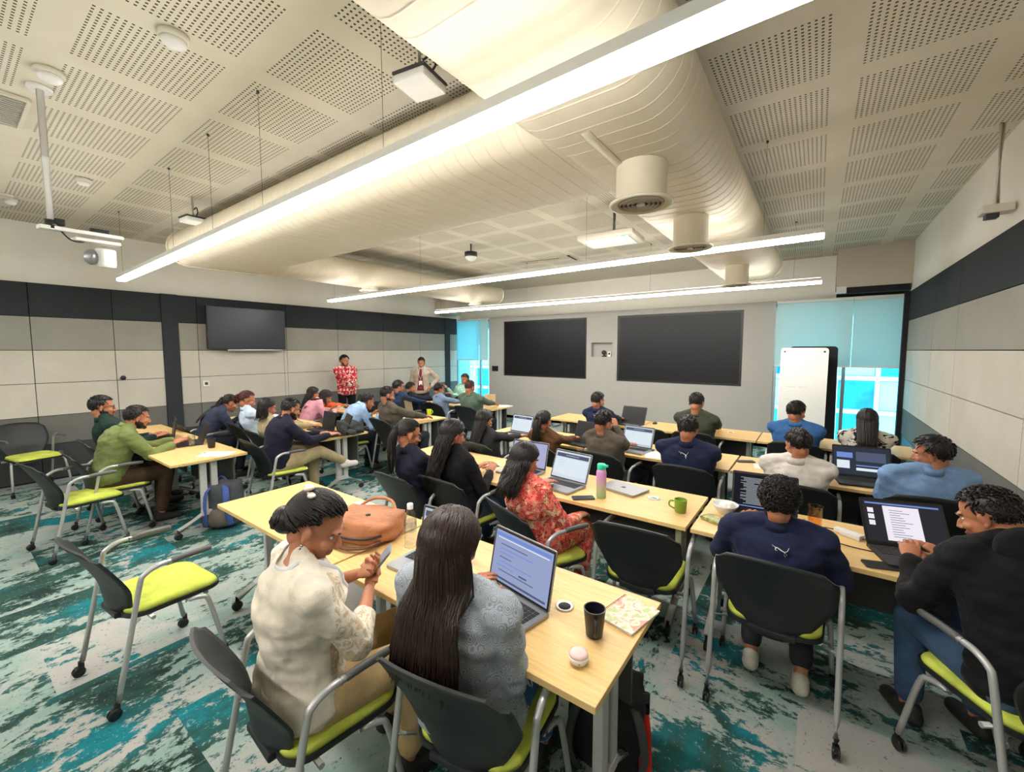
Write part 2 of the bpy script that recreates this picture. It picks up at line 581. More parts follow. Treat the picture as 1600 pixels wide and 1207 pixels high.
# left wall
bm = bmesh.new()
box(bm, (XL - 0.1, (YB + YC) / 2, ZC / 2), (0.2, YC - YB, ZC), 0)
cols = [(2.17, 2.38), (8.41, 8.60)]
panel_wall(bm, XL, 1, [-1.54, -0.37, 0.79, 1.6, 2.17, 2.38, 2.64, 4.035, 4.095, 5.18, 6.36, 7.51, 8.41, 8.6], YB, YF, cols)
for ca, cb in cols:
    box(bm, (XL + 0.03, (ca + cb) / 2, ZW / 2), (0.06, cb - ca, ZW), 1)
box(bm, (XL + 0.005, (YB + YF) / 2, ZW / 2), (0.012, YF - YB, ZW), 6)
struct('wall_left', bm, [M['plaster'], M['wl_dark'], M['wl_mid'], M['wl_light'], M['wl_low'], M['dark2'], M['gap']], 'left wall of grey fabric panels under a dark band and white plaster')

# right wall
bm = bmesh.new()
box(bm, (XR + 0.1, (YB + YC) / 2, ZC / 2), (0.2, YC - YB, ZC), 0)
panel_wall(bm, XR, -1, [-1.6, -0.2, 1.2, 2.6, 4.1, 5.9, 7.0, 8.3, 8.62], YB, YF, [(8.62, 8.86)])
box(bm, (XR - 0.05, 8.74, ZW / 2), (0.1, 0.1, ZW), 6)
box(bm, (XR - 0.005, (YB + YF) / 2, ZW / 2), (0.012, YF - YB, ZW), 6)
struct('wall_right', bm, [M['plaster'], M['wl_dark'], M['wl_mid'], M['wl_light'], M['wl_low'], M['dark2'], M['gap']], 'right wall of grey fabric panels under a dark band and white plaster')

# back wall behind the photographer
bm = bmesh.new()
box(bm, ((XL + XR) / 2, YB - 0.1, ZC / 2), (XR - XL + 0.4, 0.2, ZC), 0)
struct('wall_back', bm, [M['wl_light']], 'plain grey back wall')

# front wall: grey partition with two recessed screens and a niche, cream upper wall behind it
def wall_with_holes(bm, x0, x1, z0, z1, y, t, holes, mi=0):
    xs = sorted({x0, x1} | {h[0] for h in holes} | {h[1] for h in holes})
    zs = sorted({z0, z1} | {h[2] for h in holes} | {h[3] for h in holes})
    for a, b in zip(xs[:-1], xs[1:]):
        for c, d in zip(zs[:-1], zs[1:]):
            mx_, mz = (a + b) / 2, (c + d) / 2
            if any(h[0] < mx_ < h[1] and h[2] < mz < h[3] for h in holes): continue
            box(bm, (mx_, y + t / 2, mz), (b - a, t, d - c), mi)
TV1 = (-6.73, -4.33, 1.11, 2.53); TV2 = (-3.59, -1.14, 1.10, 2.53); NICHE = (-4.21, -3.71, 1.63, 1.95)
bm = bmesh.new()
wall_with_holes(bm, -7.20, -0.64, 0, 2.65, YF, 0.12, [TV1, TV2, NICHE])
box(bm, (-3.9, YF + 0.17, 1.32), (6.5, 0.1, 2.6), 0)
box(bm, ((XL + XR) / 2, YC + 0.1, 3.0), (XR - XL + 0.4, 0.2, 1.2), 1)            # upper wall behind
box(bm, ((XL + XR) / 2, (YF + YC) / 2 + 0.1, 2.62), (XR - XL, YC - YF - 0.1, 0.06), 1)    # ledge on top
box(bm, ((XL + XR) / 2, YF + 0.06, 0.035), (XR - XL, 0.12, 0.07), 1)             # sill at the foot
struct('wall_front', bm, [M['front'], M['plaster']], 'warm grey front partition with recessed screens and a small niche')

# windows either side of the partition
def window(name, x0, x1, z0, z1, mull, label):
    bm = bmesh.new()
    w = 0.05
    for x in [x0 + w / 2, x1 - w / 2] + mull: box(bm, (x, YF + 0.05, (z0 + z1) / 2), (w, 0.06, z1 - z0))
    for z in (z0 + w / 2, z1 - w / 2): box(bm, ((x0 + x1) / 2, YF + 0.05, z), (x1 - x0, 0.06, w))
    o = struct(name, bm, plain('window_frame_aluminium', rgb(168, 184, 186), 0.4, 0.3), label)
    bm = bmesh.new(); box(bm, ((x0 + x1) / 2, YF + 0.05, (z0 + z1) / 2), (x1 - x0 - 0.02, 0.008, z1 - z0 - 0.02))
    obj('window_pane', bm, M['tint'], o)
    return o
window('window_1', XL, -7.2, 0.07, 2.6, [-7.56], 'tinted window left of the front partition')
window('window_2', -0.64, XR, 0.07, 2.6, [0.36], 'tinted window right of the front partition')

def blind(name, x0, x1, z0, z1, mat, label):
    t = thing(name, label, 'blind', ((x0 + x1) / 2, YF - 0.045, z1))
    bm = bmesh.new(); w = x1 - x0
    box(bm, (0, 0, -(z1 - z0) / 2), (w, 0.002, z1 - z0)); obj('blind_fabric', bm, mat, t)
    bm = bmesh.new(); box(bm, (0, 0, -(z1 - z0)), (w, 0.018, 0.03), bevel=0.004); obj('bottom_rail', bm, M['white'], t)
    bm = bmesh.new(); box(bm, (0, 0.0, 0.0), (w, 0.05, 0.05), bevel=0.01); obj('roller_housing', bm, M['white'], t)
blind('roller_blind', -8.36, -7.54, 1.51, 2.62, M['blind_lit'], 'bright turquoise backlit roller blind beside the left wall')
blind('roller_blind', -7.52, -7.22, 1.51, 2.62, M['blind'], 'narrow pale roller blind touching the grey partition left edge')
blind('roller_blind', -0.62, 0.44, 1.51, 2.62, M['blind'], 'wide pale teal roller blind behind the whiteboard')
blind('roller_blind', 0.445, 1.08, 1.51, 2.62, M['blind'], 'pale teal roller blind next to the right wall')

# soffit box with the dark blind slot, upper right; rounded drum upper left
bm = bmesh.new()
box(bm, ((0.2 + XR) / 2, YF + 0.30, 3.13), (XR - 0.2, 0.60, 0.64), 0)
box(bm, ((0.2 + XR) / 2, YF + 0.32, 2.76), (XR - 0.24, 0.58, 0.10), 1)
box(bm, (0.27, YF + 0.02, 2.77), (0.13, 0.06, 0.11), 2)
o = struct('trim_1', bm, [M['box'], M['gap'], M['white']], 'tan soffit box over a dark blind slot in the upper right corner')
bm = bmesh.new(); box(bm, (XL + 0.32, YF - 0.6, 2.95), (0.6, 0.55, 0.5), 0, bevel=0.16)
struct('trim_2', bm, [M['box']], 'rounded tan soffit in the upper left corner')

# ---------------------------------------------------------------- the building outside
def facade():
    t = thing('office_building', 'glass office building with white frames seen through the windows', 'building', (-3, 20, -8))
    bm = bmesh.new(); box(bm, (0, 1.2, 9), (60, 2.0, 30)); obj('wall', bm, plain('turquoise_facade_glass', rgb(14, 140, 178), 0.25, var=0.6, vs=0.8), t)
    bm = bmesh.new()
    for k in range(-24, 25): box(bm, (k * 1.2, 0.1, 9), (0.13, 0.25, 30))
    for k in range(0, 22): box(bm, (0, 0.1, k * 1.25), (60, 0.3, 0.16))
    obj('facade_frame', bm, plain('white_facade_frame', rgb(232, 238, 240), 0.6), t)
    bm = bmesh.new()
    rnd = random.Random(4)
    for k in range(-22, 22):
        for j in range(4, 9):
            if rnd.random() < 0.45: box(bm, (k * 1.2 + 0.6, 0.16, j * 1.25 + 0.62), (1.02, 0.05, 1.04))
    obj('facade_blind', bm, plain('pale_office_blinds', rgb(205, 222, 226), 0.8), t)
facade()

# ---------------------------------------------------------------- wall fittings
def screen(name, r, y, label):
    x0, x1, z0, z1 = r
    t = thing(name, label, 'screen', ((x0 + x1) / 2, y, z0))
    w, h = x1 - x0, z1 - z0
    bm = bmesh.new(); box(bm, (0, 0.0, h / 2), (w - 0.01, 0.05, h - 0.01)); obj('screen_body', bm, M['dark'], t)
    bm = bmesh.new(); box(bm, (0, -0.027, h / 2), (w - 0.09, 0.006, h - 0.09)); obj('screen_glass', bm, M['screen_off'], t)
screen('wall_screen', TV1, YF + 0.05, 'black switched-off screen recessed in the front wall, left of the niche')
screen('wall_screen', TV2, YF + 0.05, 'larger black switched-off screen recessed in the front wall, right of the niche')

t = thing('television', 'black flat television hung on the left fabric wall', 'television', (XL + 0.15, 3.37, 1.80))
bm = bmesh.new(); box(bm, (0, 0, 0.365), (0.05, 1.28, 0.73), bevel=0.008); obj('television_body', bm, M['dark'], t)
bm = bmesh.new(); box(bm, (0.027, 0, 0.37), (0.004, 1.24, 0.69)); obj('television_screen', bm, plain('dark_blue_screen', rgb(22, 24, 36), 0.35, var=0.02), t)
bm = bmesh.new(); box(bm, (-0.055, 0, 0.365), (0.06, 0.4, 0.4)); obj('wall_bracket', bm, M['dark'], t)
bm = bmesh.new(); box(bm, (0.02, 0.1, -0.02), (0.03, 0.9, 0.03), bevel=0.006); obj('soundbar', bm, M['silver'], t)

def plate(name, label, cat, c, s, mat, axis):
    t = thing(name, label, cat, c)
    bm = bmesh.new(); box(bm, (0, 0, 0), s, bevel=0.004); obj('face_plate', bm, mat, t)
    bm = bmesh.new()
    q = [v * 0.45 for v in s]; q[axis] = s[axis] * 0.6
    off = [0, 0, 0]; off[axis] = s[axis] * (0.5 if axis == 0 else -0.5)
    box(bm, off, q, bevel=0.002); obj('button', bm, M['dark2'] if mat != M['dark'] else M['screen_off'], t)
plate('wall_switch', 'small white wall switch on the left fabric wall', 'switch', (XL + 0.048, 2.72, 1.215), (0.014, 0.1, 0.1), M['white'], 0)
plate('control_panel', 'small black control panel on the grey wall left of the screens', 'control', (-7.01, YF - 0.01, 1.29), (0.2, 0.02, 0.14), M['dark'], 1)
t = thing('door_knob', 'round black knob on the left fabric wall', 'knob', (XL + 0.04, 1.66, 1.37))
bm = bmesh.new(); lathe(bm, [(0.012, 0), (0.012, 0.03), (0.03, 0.035), (0.034, 0.05), (0.026, 0.062), (0.005, 0.066)], 16, mat=Matrix.Rotation(R(90), 4, 'Y')); obj('knob', bm, M['dark'], t)

# things in the niche
t = thing('conference_camera', 'small grey camera standing in the wall niche', 'camera', (-3.92, YF + 0.06, 1.63))
bm = bmesh.new(); lathe(bm, [(0.05, 0), (0.05, 0.02), (0.02, 0.03), (0.02, 0.05)], 16); obj('camera_foot', bm, M['dark2'], t)
bm = bmesh.new(); ell(bm, (0, -0.01, 0.10), (0.055, 0.05, 0.05)); obj('camera_head', bm, M['dark2'], t)
t = thing('speaker', 'small white speaker standing in the wall niche', 'speaker', (-3.79, YF + 0.07, 1.63))
bm = bmesh.new(); box(bm, (0, 0, 0.06), (0.08, 0.06, 0.12), bevel=0.01); obj('speaker_body', bm, M['white'], t)
bm = bmesh.new(); lathe(bm, [(0.025, 0), (0.02, 0.004)], 14, mat=Matrix.Translation((0, -0.03, 0.07)) @ Matrix.Rotation(R(90), 4, 'X')); obj('speaker_cone', bm, M['dark'], t)

# ================================================================ ceiling services
def linear_light(y, x0, x1, label, cab):
    z = 2.63; L = x1 - x0      # y is taken half way; the runs sit 1.3 degrees off the wall grid
    t = thing('linear_pendant_light', label, 'light', ((x0 + x1) / 2, y, z), R(-1.35), 'long linear pendant lights')
    bm = bmesh.new()
    box(bm, (0, -0.040, 0.050), (L, 0.006, 0.04)); box(bm, (0, 0.040, 0.050), (L, 0.006, 0.04))
    box(bm, (0, 0, 0.06), (L, 0.078, 0.006)); box(bm, (-L / 2, 0, 0.05), (0.006, 0.086, 0.04)); box(bm, (L / 2, 0, 0.05), (0.006, 0.086, 0.04))
    obj('light_housing', bm, M['white'], t)
    bm = bmesh.new()
    box(bm, (0, 0, 0.015), (L, 0.084, 0.032), bevel=0.007); obj('light_diffuser', bm, emit('lamp_diffuser', (1.0, 0.97, 0.93, 1), LIGHT_DOWN), t)
    bm = bmesh.new()
    box(bm, (0, 0, 0.070), (L - 0.02, 0.05, 0.008)); obj('added_uplight_strip', bm, emit('added_uplight_glow', (1.0, 0.95, 0.88, 1), LIGHT_UP), t)  # glowing strip added on top of the lamp to lift the ceiling
    for x in cab:
        bm = bmesh.new()
        xx = x - (x0 + x1) / 2
        top = ZC - z
        tube(bm, [(xx, 0, 0.075), (xx, 0, top - 0.015)], 0.0014, 6)
        lathe(bm, [(0.009, top - 0.015), (0.009, top)], 10, c=(xx, 0, 0))
        obj('suspension_cable', bm, M['dark2'], t)
linear_light(1.355, -7.02, 0.0, 'nearest long white linear pendant light crossing the whole ceiling', [-6.9, -4.9, -3.9, -3.0, -1.7])
linear_light(4.11, -7.02, 0.0, 'middle white linear pendant light, second from the camera', [-6.85, -4.6, -2.0, -0.4])
linear_light(6.80, -7.15, 0.0, 'farthest white linear pendant light near the front screens', [-7.0, -4.6, -2.2, -0.3])
linear_light(-1.28, -7.02, 0.0, 'added out-of-view long white linear pendant light behind the photographer', [-6.9, -3.5, -0.3])  # unseen fill lamp, added at the spacing of the visible runs

def duct(name, p0, p1, w, h, label, pitch=0.11, seg=14):
    """flat oval spiral duct from p0 to p1, w wide and h high, its seams standing proud"""
    p0, p1 = Vector(p0), Vector(p1)
    L = (p1 - p0).length; d = (p1 - p0).normalized()
    x = d.cross(Vector((0, 0, 1))).normalized(); z = Vector((0, 0, 1))
    def ring(bm, s, g):
        r = h / 2 + g; out = []
        for sx_, a0 in ((1, -90), (-1, 90)):
            for k in range(seg + 1):
                a = R(a0 + 180 * k / seg)
                out.append(bm.verts.new(p0 + d * s + x * (sx_ * (w - h) / 2 + r * math.cos(a)) + z * (r * math.sin(a))))
        return out
    bm = bmesh.new()
    prof = [(0, 0)]; s = 0.05
    while s < L - 0.05:
        prof += [(s - 0.008, 0), (s - 0.005, 0), (s - 0.002, 0.0022), (s + 0.002, 0.0022), (s + 0.005, 0), (s + 0.008, 0)]
        s += pitch
    prof.append((L, 0))
    rings = [ring(bm, s_, g) for s_, g in prof]
    def skin(A, B):
        n = len(A)
        for k in range(n):
            f = bm.faces.new((A[k], A[(k + 1) % n], B[(k + 1) % n], B[k])); f.smooth = True
    for A, B in zip(rings[:-1], rings[1:]): skin(A, B)
    bm.faces.new(rings[0][::-1]); bm.faces.new(rings[-1])
    for s0 in (0.0, L - 0.05):
        A, B = ring(bm, s0, 0.014), ring(bm, s0 + 0.05, 0.014)
        skin(A, B); bm.faces.new(A[::-1]); bm.faces.new(B)
    bmesh.ops.recalc_face_normals(bm, faces=bm.faces[:])
    o = obj(name, bm, M['duct'])
    tag(o, label, 'duct')
    return o
duct('ventilation_duct', (-0.92, YB + 0.02, 3.07), (-0.92, 7.6, 3.07), 0.84, 0.44, 'large cream oval duct running towards the front wall on the right')
duct('ventilation_duct', (-0.95, 2.38, 3.07), (-6.6, 2.38, 3.07), 1.16, 0.425, 'wide cream oval duct crossing the room behind the nearest light')
duct('ventilation_duct', (-6.35, 2.5, 3.06), (-6.35, 7.9, 3.05), 0.80, 0.36, 'smaller cream duct running along the left side of the ceiling')

def round_diffuser(x, y, ztop, zb, r, label):
    t = thing('air_diffuser', label, 'air vent', (x, y, zb))
    bm = bmesh.new(); lathe(bm, [(r * 0.86, 0.01), (r * 0.86, ztop - zb)], 36, cap0=False, cap1=False); obj('collar', bm, M['duct'], t)
    bm = bmesh.new(); lathe(bm, [(r * 0.80, 0.012), (r, 0.0), (r * 1.10, 0.004), (r * 1.10, 0.014), (r * 0.86, 0.022)], 36, cap0=False, cap1=False); obj('outer_rim', bm, M['diff_white'], t, True)
    bm = bmesh.new()
    for k in range(4):
        q = r * (0.70 - 0.15 * k)
        lathe(bm, [(q, 0.004 + 0.001 * k), (q + r * 0.085, 0.03 + 0.002 * k), (q + r * 0.095, 0.027), (q + 0.012, 0.002)], 36, cap0=False, cap1=False)
    lathe(bm, [(0.001, 0.0), (r * 0.16, 0.002), (r * 0.12, 0.02)], 24)
    obj('cone_rings', bm, M['diff_white'], t, True)
    bm = bmesh.new(); lathe(bm, [(r * 0.84, 0.05), (r * 0.84, 0.055)], 30); obj('damper', bm, M['gap'], t)
round_diffuser(-0.88, 2.50, 2.86, 2.625, 0.165, 'nearest round air diffuser under the big right duct')
round_diffuser(-0.88, 3.68, 2.86, 2.60, 0.155, 'second round air diffuser along the right duct, above the middle light')
round_diffuser(-0.88, 6.10, 2.86, 2.60, 0.155, 'farthest round air diffuser under the right duct')
round_diffuser(-6.35, 4.55, 2.88, 2.80, 0.16, 'round air diffuser under the left duct nearer the camera')
round_diffuser(-6.35, 7.35, 2.88, 2.80, 0.16, 'round air diffuser under the far end of the left duct')

def detector(x, y, r, label):
    t = thing('smoke_detector', label, 'smoke detector', (x, y, ZC - 0.002))
    bm = bmesh.new(); lathe(bm, [(r, 0), (r, -0.02), (r * 0.92, -0.03)], 24); obj('detector_base', bm, M['diff_white'], t)
    bm = bmesh.new(); lathe(bm, [(r * 0.8, -0.028), (r * 0.8, -0.045), (r * 0.6, -0.06), (0.003, -0.066)], 24); obj('detector_head', bm, M['white'], t, True)
detector(-2.84, 0.86, 0.07, 'round smoke detector on the perforated ceiling, nearest the camera')
detector(-3.80, 0.52, 0.07, 'round ceiling detector beside the dark louvre vent')
detector(-5.88, 0.98, 0.06, 'small round ceiling detector behind the projector pole')
detector(-7.3, 0.62, 0.06, 'round ceiling detector far left, between two dark vents')

def louvre(x, y, sx, sy, label):
    t = thing('ceiling_vent', label, 'air vent', (x, y, ZC))
    bm = bmesh.new(); box(bm, (0, 0, -0.006), (sx, sy, 0.01)); obj('vent_backing', bm, M['gap'], t)
    bm = bmesh.new()
    for a, b, c, d in ((0, sy / 2, sx, 0.02), (0, -sy / 2, sx, 0.02), (sx / 2, 0, 0.02, sy), (-sx / 2, 0, 0.02, sy), (0, 0, sx, 0.01)):
        box(bm, (a, b, -0.014), (c, d, 0.02))
    n = int(sx / 0.035)
    for k in range(1, n):
        box(bm, (-sx / 2 + k * sx / n, 0, -0.014), (0.006, sy, 0.010))
    obj('vent_frame', bm, M['diff_white'], t)
louvre(-4.62, 0.28, 0.58, 0.42, 'dark slatted ceiling vent at the left edge, nearest the camera')
louvre(-7.35, 0.42, 0.50, 0.40, 'dark slatted ceiling vent at the left edge, second from the camera')

def slot(x, y, L, rz, label):
    t = thing('slot_diffuser', label, 'air vent', (x, y, ZC - 0.001), rz)
    bm = bmesh.new(); box(bm, (0, 0, -0.006), (L, 0.06, 0.012)); obj('slot', bm, M['gap'], t)
    bm = bmesh.new(); box(bm, (0, 0.035, -0.008), (L + 0.02, 0.012, 0.016)); box(bm, (0, -0.035, -0.008), (L + 0.02, 0.012, 0.016)); obj('slot_frame', bm, M['diff_white'], t)
slot(-4.25, 6.7, 0.75, R(8), 'dark linear slot diffuser on the ceiling left of its pair')
slot(-3.65, 6.9, 0.40, R(95), 'short dark slot diffuser on the ceiling right of its pair')

def access_box(x, y, s, rz, label):
    t = thing('access_point', label, 'wireless access point', (x, y, ZC - 0.28), rz)
    bm = bmesh.new(); box(bm, (0, 0, 0.02), (s, s, 0.045), bevel=0.012); obj('casing', bm, M['white'], t)
    bm = bmesh.new(); box(bm, (0, 0, 0.05), (s * 1.02, s * 1.02, 0.014)); obj('mount_plate', bm, M['dark2'], t)
    bm = bmesh.new(); tube(bm, [(0, 0, 0.05), (0, 0, 0.28)], 0.01, 8); obj('drop_rod', bm, M['diff_white'], t)
    bm = bmesh.new(); tube(bm, smooth_path([(0.03, 0, 0.05), (0.10, 0, 0.09), (0.08, 0, 0.15), (0.02, 0, 0.14)], 4), 0.006, 6); obj('cable', bm, M['dark'], t)
access_box(-1.78, 1.62, 0.20, R(10), 'square white access point hanging above the nearest light')
access_box(-5.6, 1.78, 0.2, R(5), 'square white access point hanging over the far end of the nearest light')

# short-throw projector on its pole, upper left
t = thing('ceiling_projector', 'white projector camera on a long ceiling pole at upper left', 'projector', (-4.08, 0.51, 2.58))
bm = bmesh.new(); tube(bm, [(0, 0, 0.02), (0, 0, ZC - 2.58)], 0.018, 12); lathe(bm, [(0.06, ZC - 2.6), (0.06, ZC - 2.58)], 18); obj('pole', bm, M['white'], t)
bm = bmesh.new(); box(bm, (-0.03, 0.15, 0.0), (0.07, 0.42, 0.025), bevel=0.004, rot=(R(2), 0, R(8))); box(bm, (-0.05, 0.22, -0.045), (0.09, 0.24, 0.022), bevel=0.004, rot=(R(2), 0, R(8))); obj('boom', bm, M['white'], t)
bm = bmesh.new(); box(bm, (-0.09, 0.27, -0.14), (0.10, 0.085, 0.13), bevel=0.02, rot=(R(5), R(10), R(20))); obj('projector_head', bm, M['white'], t)
bm = bmesh.new(); ell(bm, (-0.12, 0.2, -0.14), (0.05, 0.04, 0.055)); obj('lens', bm, M['silver'], t)
bm = bmesh.new(); box(bm, (0.0, 0.04, 0.04), (0.05, 0.05, 0.04), bevel=0.006); lathe(bm, [(0.028, -0.01), (0.028, 0.045)], 14, c=(0, 0.0, 0)); obj('clamp', bm, M['dark'], t)
bm = bmesh.new(); box(bm, (-0.05, 0.24, 0.03), (0.05, 0.10, 0.03), bevel=0.006); obj('bracket', bm, M['dark'], t)
bm = bmesh.new(); tube(bm, smooth_path([(0, 0.04, -0.01), (-0.02, 0.09, -0.06), (-0.04, 0.15, -0.06), (-0.05, 0.18, -0.03)], 5), 0.005, 6); obj('cable', bm, M['dark'], t)

t = thing('ceiling_camera', 'grey box on a ceiling pole beside the right wall', 'ceiling camera', (1.03, 4.75, 2.83))
bm = bmesh.new(); tube(bm, [(0, 0, 0.03), (0, 0, ZC - 2.83)], 0.02, 12); obj('pole', bm, M['diff_white'], t)
bm = bmesh.new(); box(bm, (0, 0, 0), (0.17, 0.14, 0.06), bevel=0.008); obj('casing', bm, M['diff_white'], t)
bm = bmesh.new(); box(bm, (-0.02, 0, -0.045), (0.07, 0.08, 0.04), bevel=0.006); obj('camera_eye', bm, M['dark2'], t)

t = thing('cassette_unit', 'flat white rectangular unit hung under the ceiling beside the big duct', 'air conditioner', (-1.93, 4.55, 2.99), R(4))
bm = bmesh.new(); box(bm, (0, 0, 0.03), (0.62, 0.48, 0.06), bevel=0.015); obj('casing', bm, M['diff_white'], t)
bm = bmesh.new(); box(bm, (0, 0, -0.004), (0.50, 0.36, 0.012)); obj('underside_panel', bm, M['white'], t)
bm = bmesh.new(); box(bm, (0.2, -0.2, -0.002), (0.05, 0.012, 0.012)); obj('indicator_light', bm, emit('green_led', (0.2, 0.9, 0.4, 1), 1.0), t)
bm = bmesh.new(); tube(bm, [(0, 0.1, 0.06), (0, 0.1, ZC - 2.99)], 0.022, 10); obj('pole', bm, M['silver'], t)

t = thing('dome_speaker', 'dark topped white dome hanging from the ceiling mid room', 'speaker', (-4.5, 5.1, 3.22))
bm = bmesh.new(); lathe(bm, [(0.10, 0.03), (0.10, 0.10)], 20); tube(bm, [(0, 0, 0.1), (0, 0, 0.23)], 0.012, 8); obj('dome_base', bm, M['dark'], t)
bm = bmesh.new(); lathe(bm, [(0.01, -0.04), (0.06, -0.02), (0.09, 0.01), (0.095, 0.03)], 20); obj('dome', bm, M['white'], t, True)
# ================================================================ tables
TZ = 0.74
def make_table(L=1.375, D=0.635):
    t = thing('folding_table', '', 'table', (0, 0, 0))
    bm = bmesh.new(); box(bm, (0, 0, TZ - 0.0125), (L, D, 0.025), bevel=0.003); obj('tabletop', bm, M['wood'], t)
    bm = bmesh.new(); box(bm, (0, D / 2 - 0.10, 0.50), (L - 0.16, 0.018, 0.40), bevel=0.003); obj('modesty_panel', bm, M['modesty'], t)
    bm = bmesh.new()
    box(bm, (0, 0.0, TZ - 0.045), (L - 0.25, 0.05, 0.035)); obj('crossbar', bm, M['legs'], t)
    for s in (-1, 1):
        bm = bmesh.new()
        x = s * (L / 2 - 0.10)
        box(bm, (x, -0.045, 0.45), (0.04, 0.055, 0.54), bevel=0.006)
        box(bm, (x, 0.045, 0.45), (0.04, 0.055, 0.54), bevel=0.006)
        box(bm, (x, 0, TZ - 0.035), (0.05, 0.42, 0.02))
        box(bm, (x, 0, 0.20), (0.045, 0.15, 0.05), bevel=0.006)
        tube(bm, [(x, -0.04, 0.20), (x, -0.26, 0.085)], 0.022, 8, flat=1.2)
        tube(bm, [(x, 0.04, 0.20), (x, 0.26, 0.085)], 0.022, 8, flat=1.2)
        lg = obj('leg', bm, M['legs'], t)
        for q in (-1, 1):
            bm = bmesh.new()
            m_ = Matrix.Translation((x - 0.013, q * 0.265, 0.034)) @ Matrix.Rotation(R(90), 4, 'Y')
            lathe(bm, [(0.02, 0), (0.033, 0.004), (0.033, 0.022), (0.02, 0.026)], 16, mat=m_)
            tube(bm, [(x, q * 0.265, 0.04), (x, q * 0.262, 0.095)], 0.012, 8)
            obj('caster', bm, M['dark'], lg)
    bm = bmesh.new()
    lathe(bm, [(0.036, 0.0005), (0.038, 0.004), (0.030, 0.0045), (0.026, 0.0015), (0.001, 0.001)], 24, c=(L / 2 - 0.31, 0.06, TZ), cap0=False)
    g = obj('cable_grommet', bm, [M['white']], t, True)
    bm = bmesh.new(); lathe(bm, [(0.025, 0.0016), (0.025, 0.0021), (0.001, 0.0022)], 20, c=(L / 2 - 0.31, 0.06, TZ), cap1=False); obj('cable_hole', bm, M['gap'], g)
    return t

TABLES = [
    # centre x, centre y, label
    (-2.555, 1.39, 'oak topped table with a brown leather bag on it, left half of the nearest row'),
    (-1.165, 1.39, 'oak topped table in the nearest foreground with a black mug and a notebook'),
    (-2.66, 2.86, 'oak topped table before the two long haired women in dark tops, second row'),
    (-1.27, 2.86, 'oak topped table in the second row with the pink and green bottle and green mug'),
    (0.13, 2.86, 'oak topped table on the right with the orange glass and the document laptop'),
    (-2.66, 4.32, 'oak topped table in the third row before the woman with long loose dark hair'),
    (-1.27, 4.32, 'oak topped table between the taupe sweatshirt man and the navy jacket man'),
    (0.12, 4.32, 'oak topped table before the white shirt and sky blue polo men'),
    (-2.61, 5.82, 'oak topped table nearest the front wall, left one of the front row'),
    (-1.22, 5.82, 'oak topped table in the front row before the man in the dark green t-shirt'),
    (0.17, 5.82, 'oak topped table in the front row near the whiteboard'),
    (-5.36, 1.52, 'oak topped table at the left with a black cup and papers on its corner'),
    (-6.75, 1.52, 'oak topped table at the left in front of the man in the dark green shirt'),
    (-5.31, 2.91, 'oak topped table on the left with a dark jacket heaped at its end'),
    (-6.70, 2.91, 'oak topped table on the left before the women beside the fabric wall'),
    (-5.31, 4.32, 'oak topped left table with a grey laptop and a lime mug at its end'),
    (-6.70, 4.32, 'oak topped table on the left in front of the woman in orange'),
    (-5.26, 6.02, 'oak topped table at far left carrying a cardboard box'),
    (-6.65, 6.02, 'oak topped table at far left beside the standing man in the beige blazer'),
]
table0 = make_table()
for i, (x, y, lab) in enumerate(TABLES):
    if i == 0:
        table0.location = (x, y, 0); table0['label'] = lab; table0['group'] = 'oak folding tables in rows'
    else:
        dup(table0, (x, y, 0), 0.0, lab, 'oak folding tables in rows')

# ================================================================ chairs
def chair_shell():
    """thin curved back shell: narrow at the seat, wide and rounded at the top"""
    nu, nv = 16, 14
    bm = bmesh.new()
    g = []
    for j in range(nv + 1):
        v = j / nv
        z = 0.39 + 0.455 * v
        w = 0.14 + 0.105 * min(1, max(0, (v - 0.12) / 0.42)) ** 0.8 if v > 0.12 else 0.14
        # rounded top corners, rounded lower end
        if v > 0.80: w *= math.sqrt(max(0.0, 1 - ((v - 0.80) / 0.20) ** 2 * 0.42))
        if v < 0.12: w *= 0.86 + 0.14 * (v / 0.12)
        yb = -0.150 - 0.05 * v - 0.20 * max(0, v - 0.38) ** 1.25 + 0.012 * (1 - min(1, v / 0.2)) ** 2
        row = []
        for i in range(nu + 1):
            u = -1 + 2 * i / nu
            curve = 0.055 * (1 - 0.4 * v) * u * u
            row.append(Vector((w * u, yb + curve, z - 0.02 * u * u * (v > 0.9))))
        g.append(row)
    fr = [[bm.verts.new(p) for p in row] for row in g]
    bk = [[bm.verts.new(p + Vector((0, -0.011, 0))) for p in row] for row in g]
    for j in range(nv):
        for i in range(nu):
            f = bm.faces.new((fr[j][i], fr[j][i + 1], fr[j + 1][i + 1], fr[j + 1][i])); f.smooth = True
            f = bm.faces.new((bk[j][i], bk[j + 1][i], bk[j + 1][i + 1], bk[j][i + 1])); f.smooth = True
    for j in range(nv):
        bm.faces.new((fr[j][0], fr[j + 1][0], bk[j + 1][0], bk[j][0]))
        bm.faces.new((fr[j][nu], bk[j][nu], bk[j + 1][nu], fr[j + 1][nu]))
    for i in range(nu):
        bm.faces.new((fr[0][i], bk[0][i], bk[0][i + 1], fr[0][i + 1]))
        bm.faces.new((fr[nv][i], fr[nv][i + 1], bk[nv][i + 1], bk[nv][i]))
    bmesh.ops.recalc_face_normals(bm, faces=bm.faces[:])
    return bm

def seat_outline(w, d):
    pts = rounded_rect(w, d, 0.085, 6)
    return [(x * (1.0 - 0.10 * (0.5 - y / d)), y) for x, y in pts]

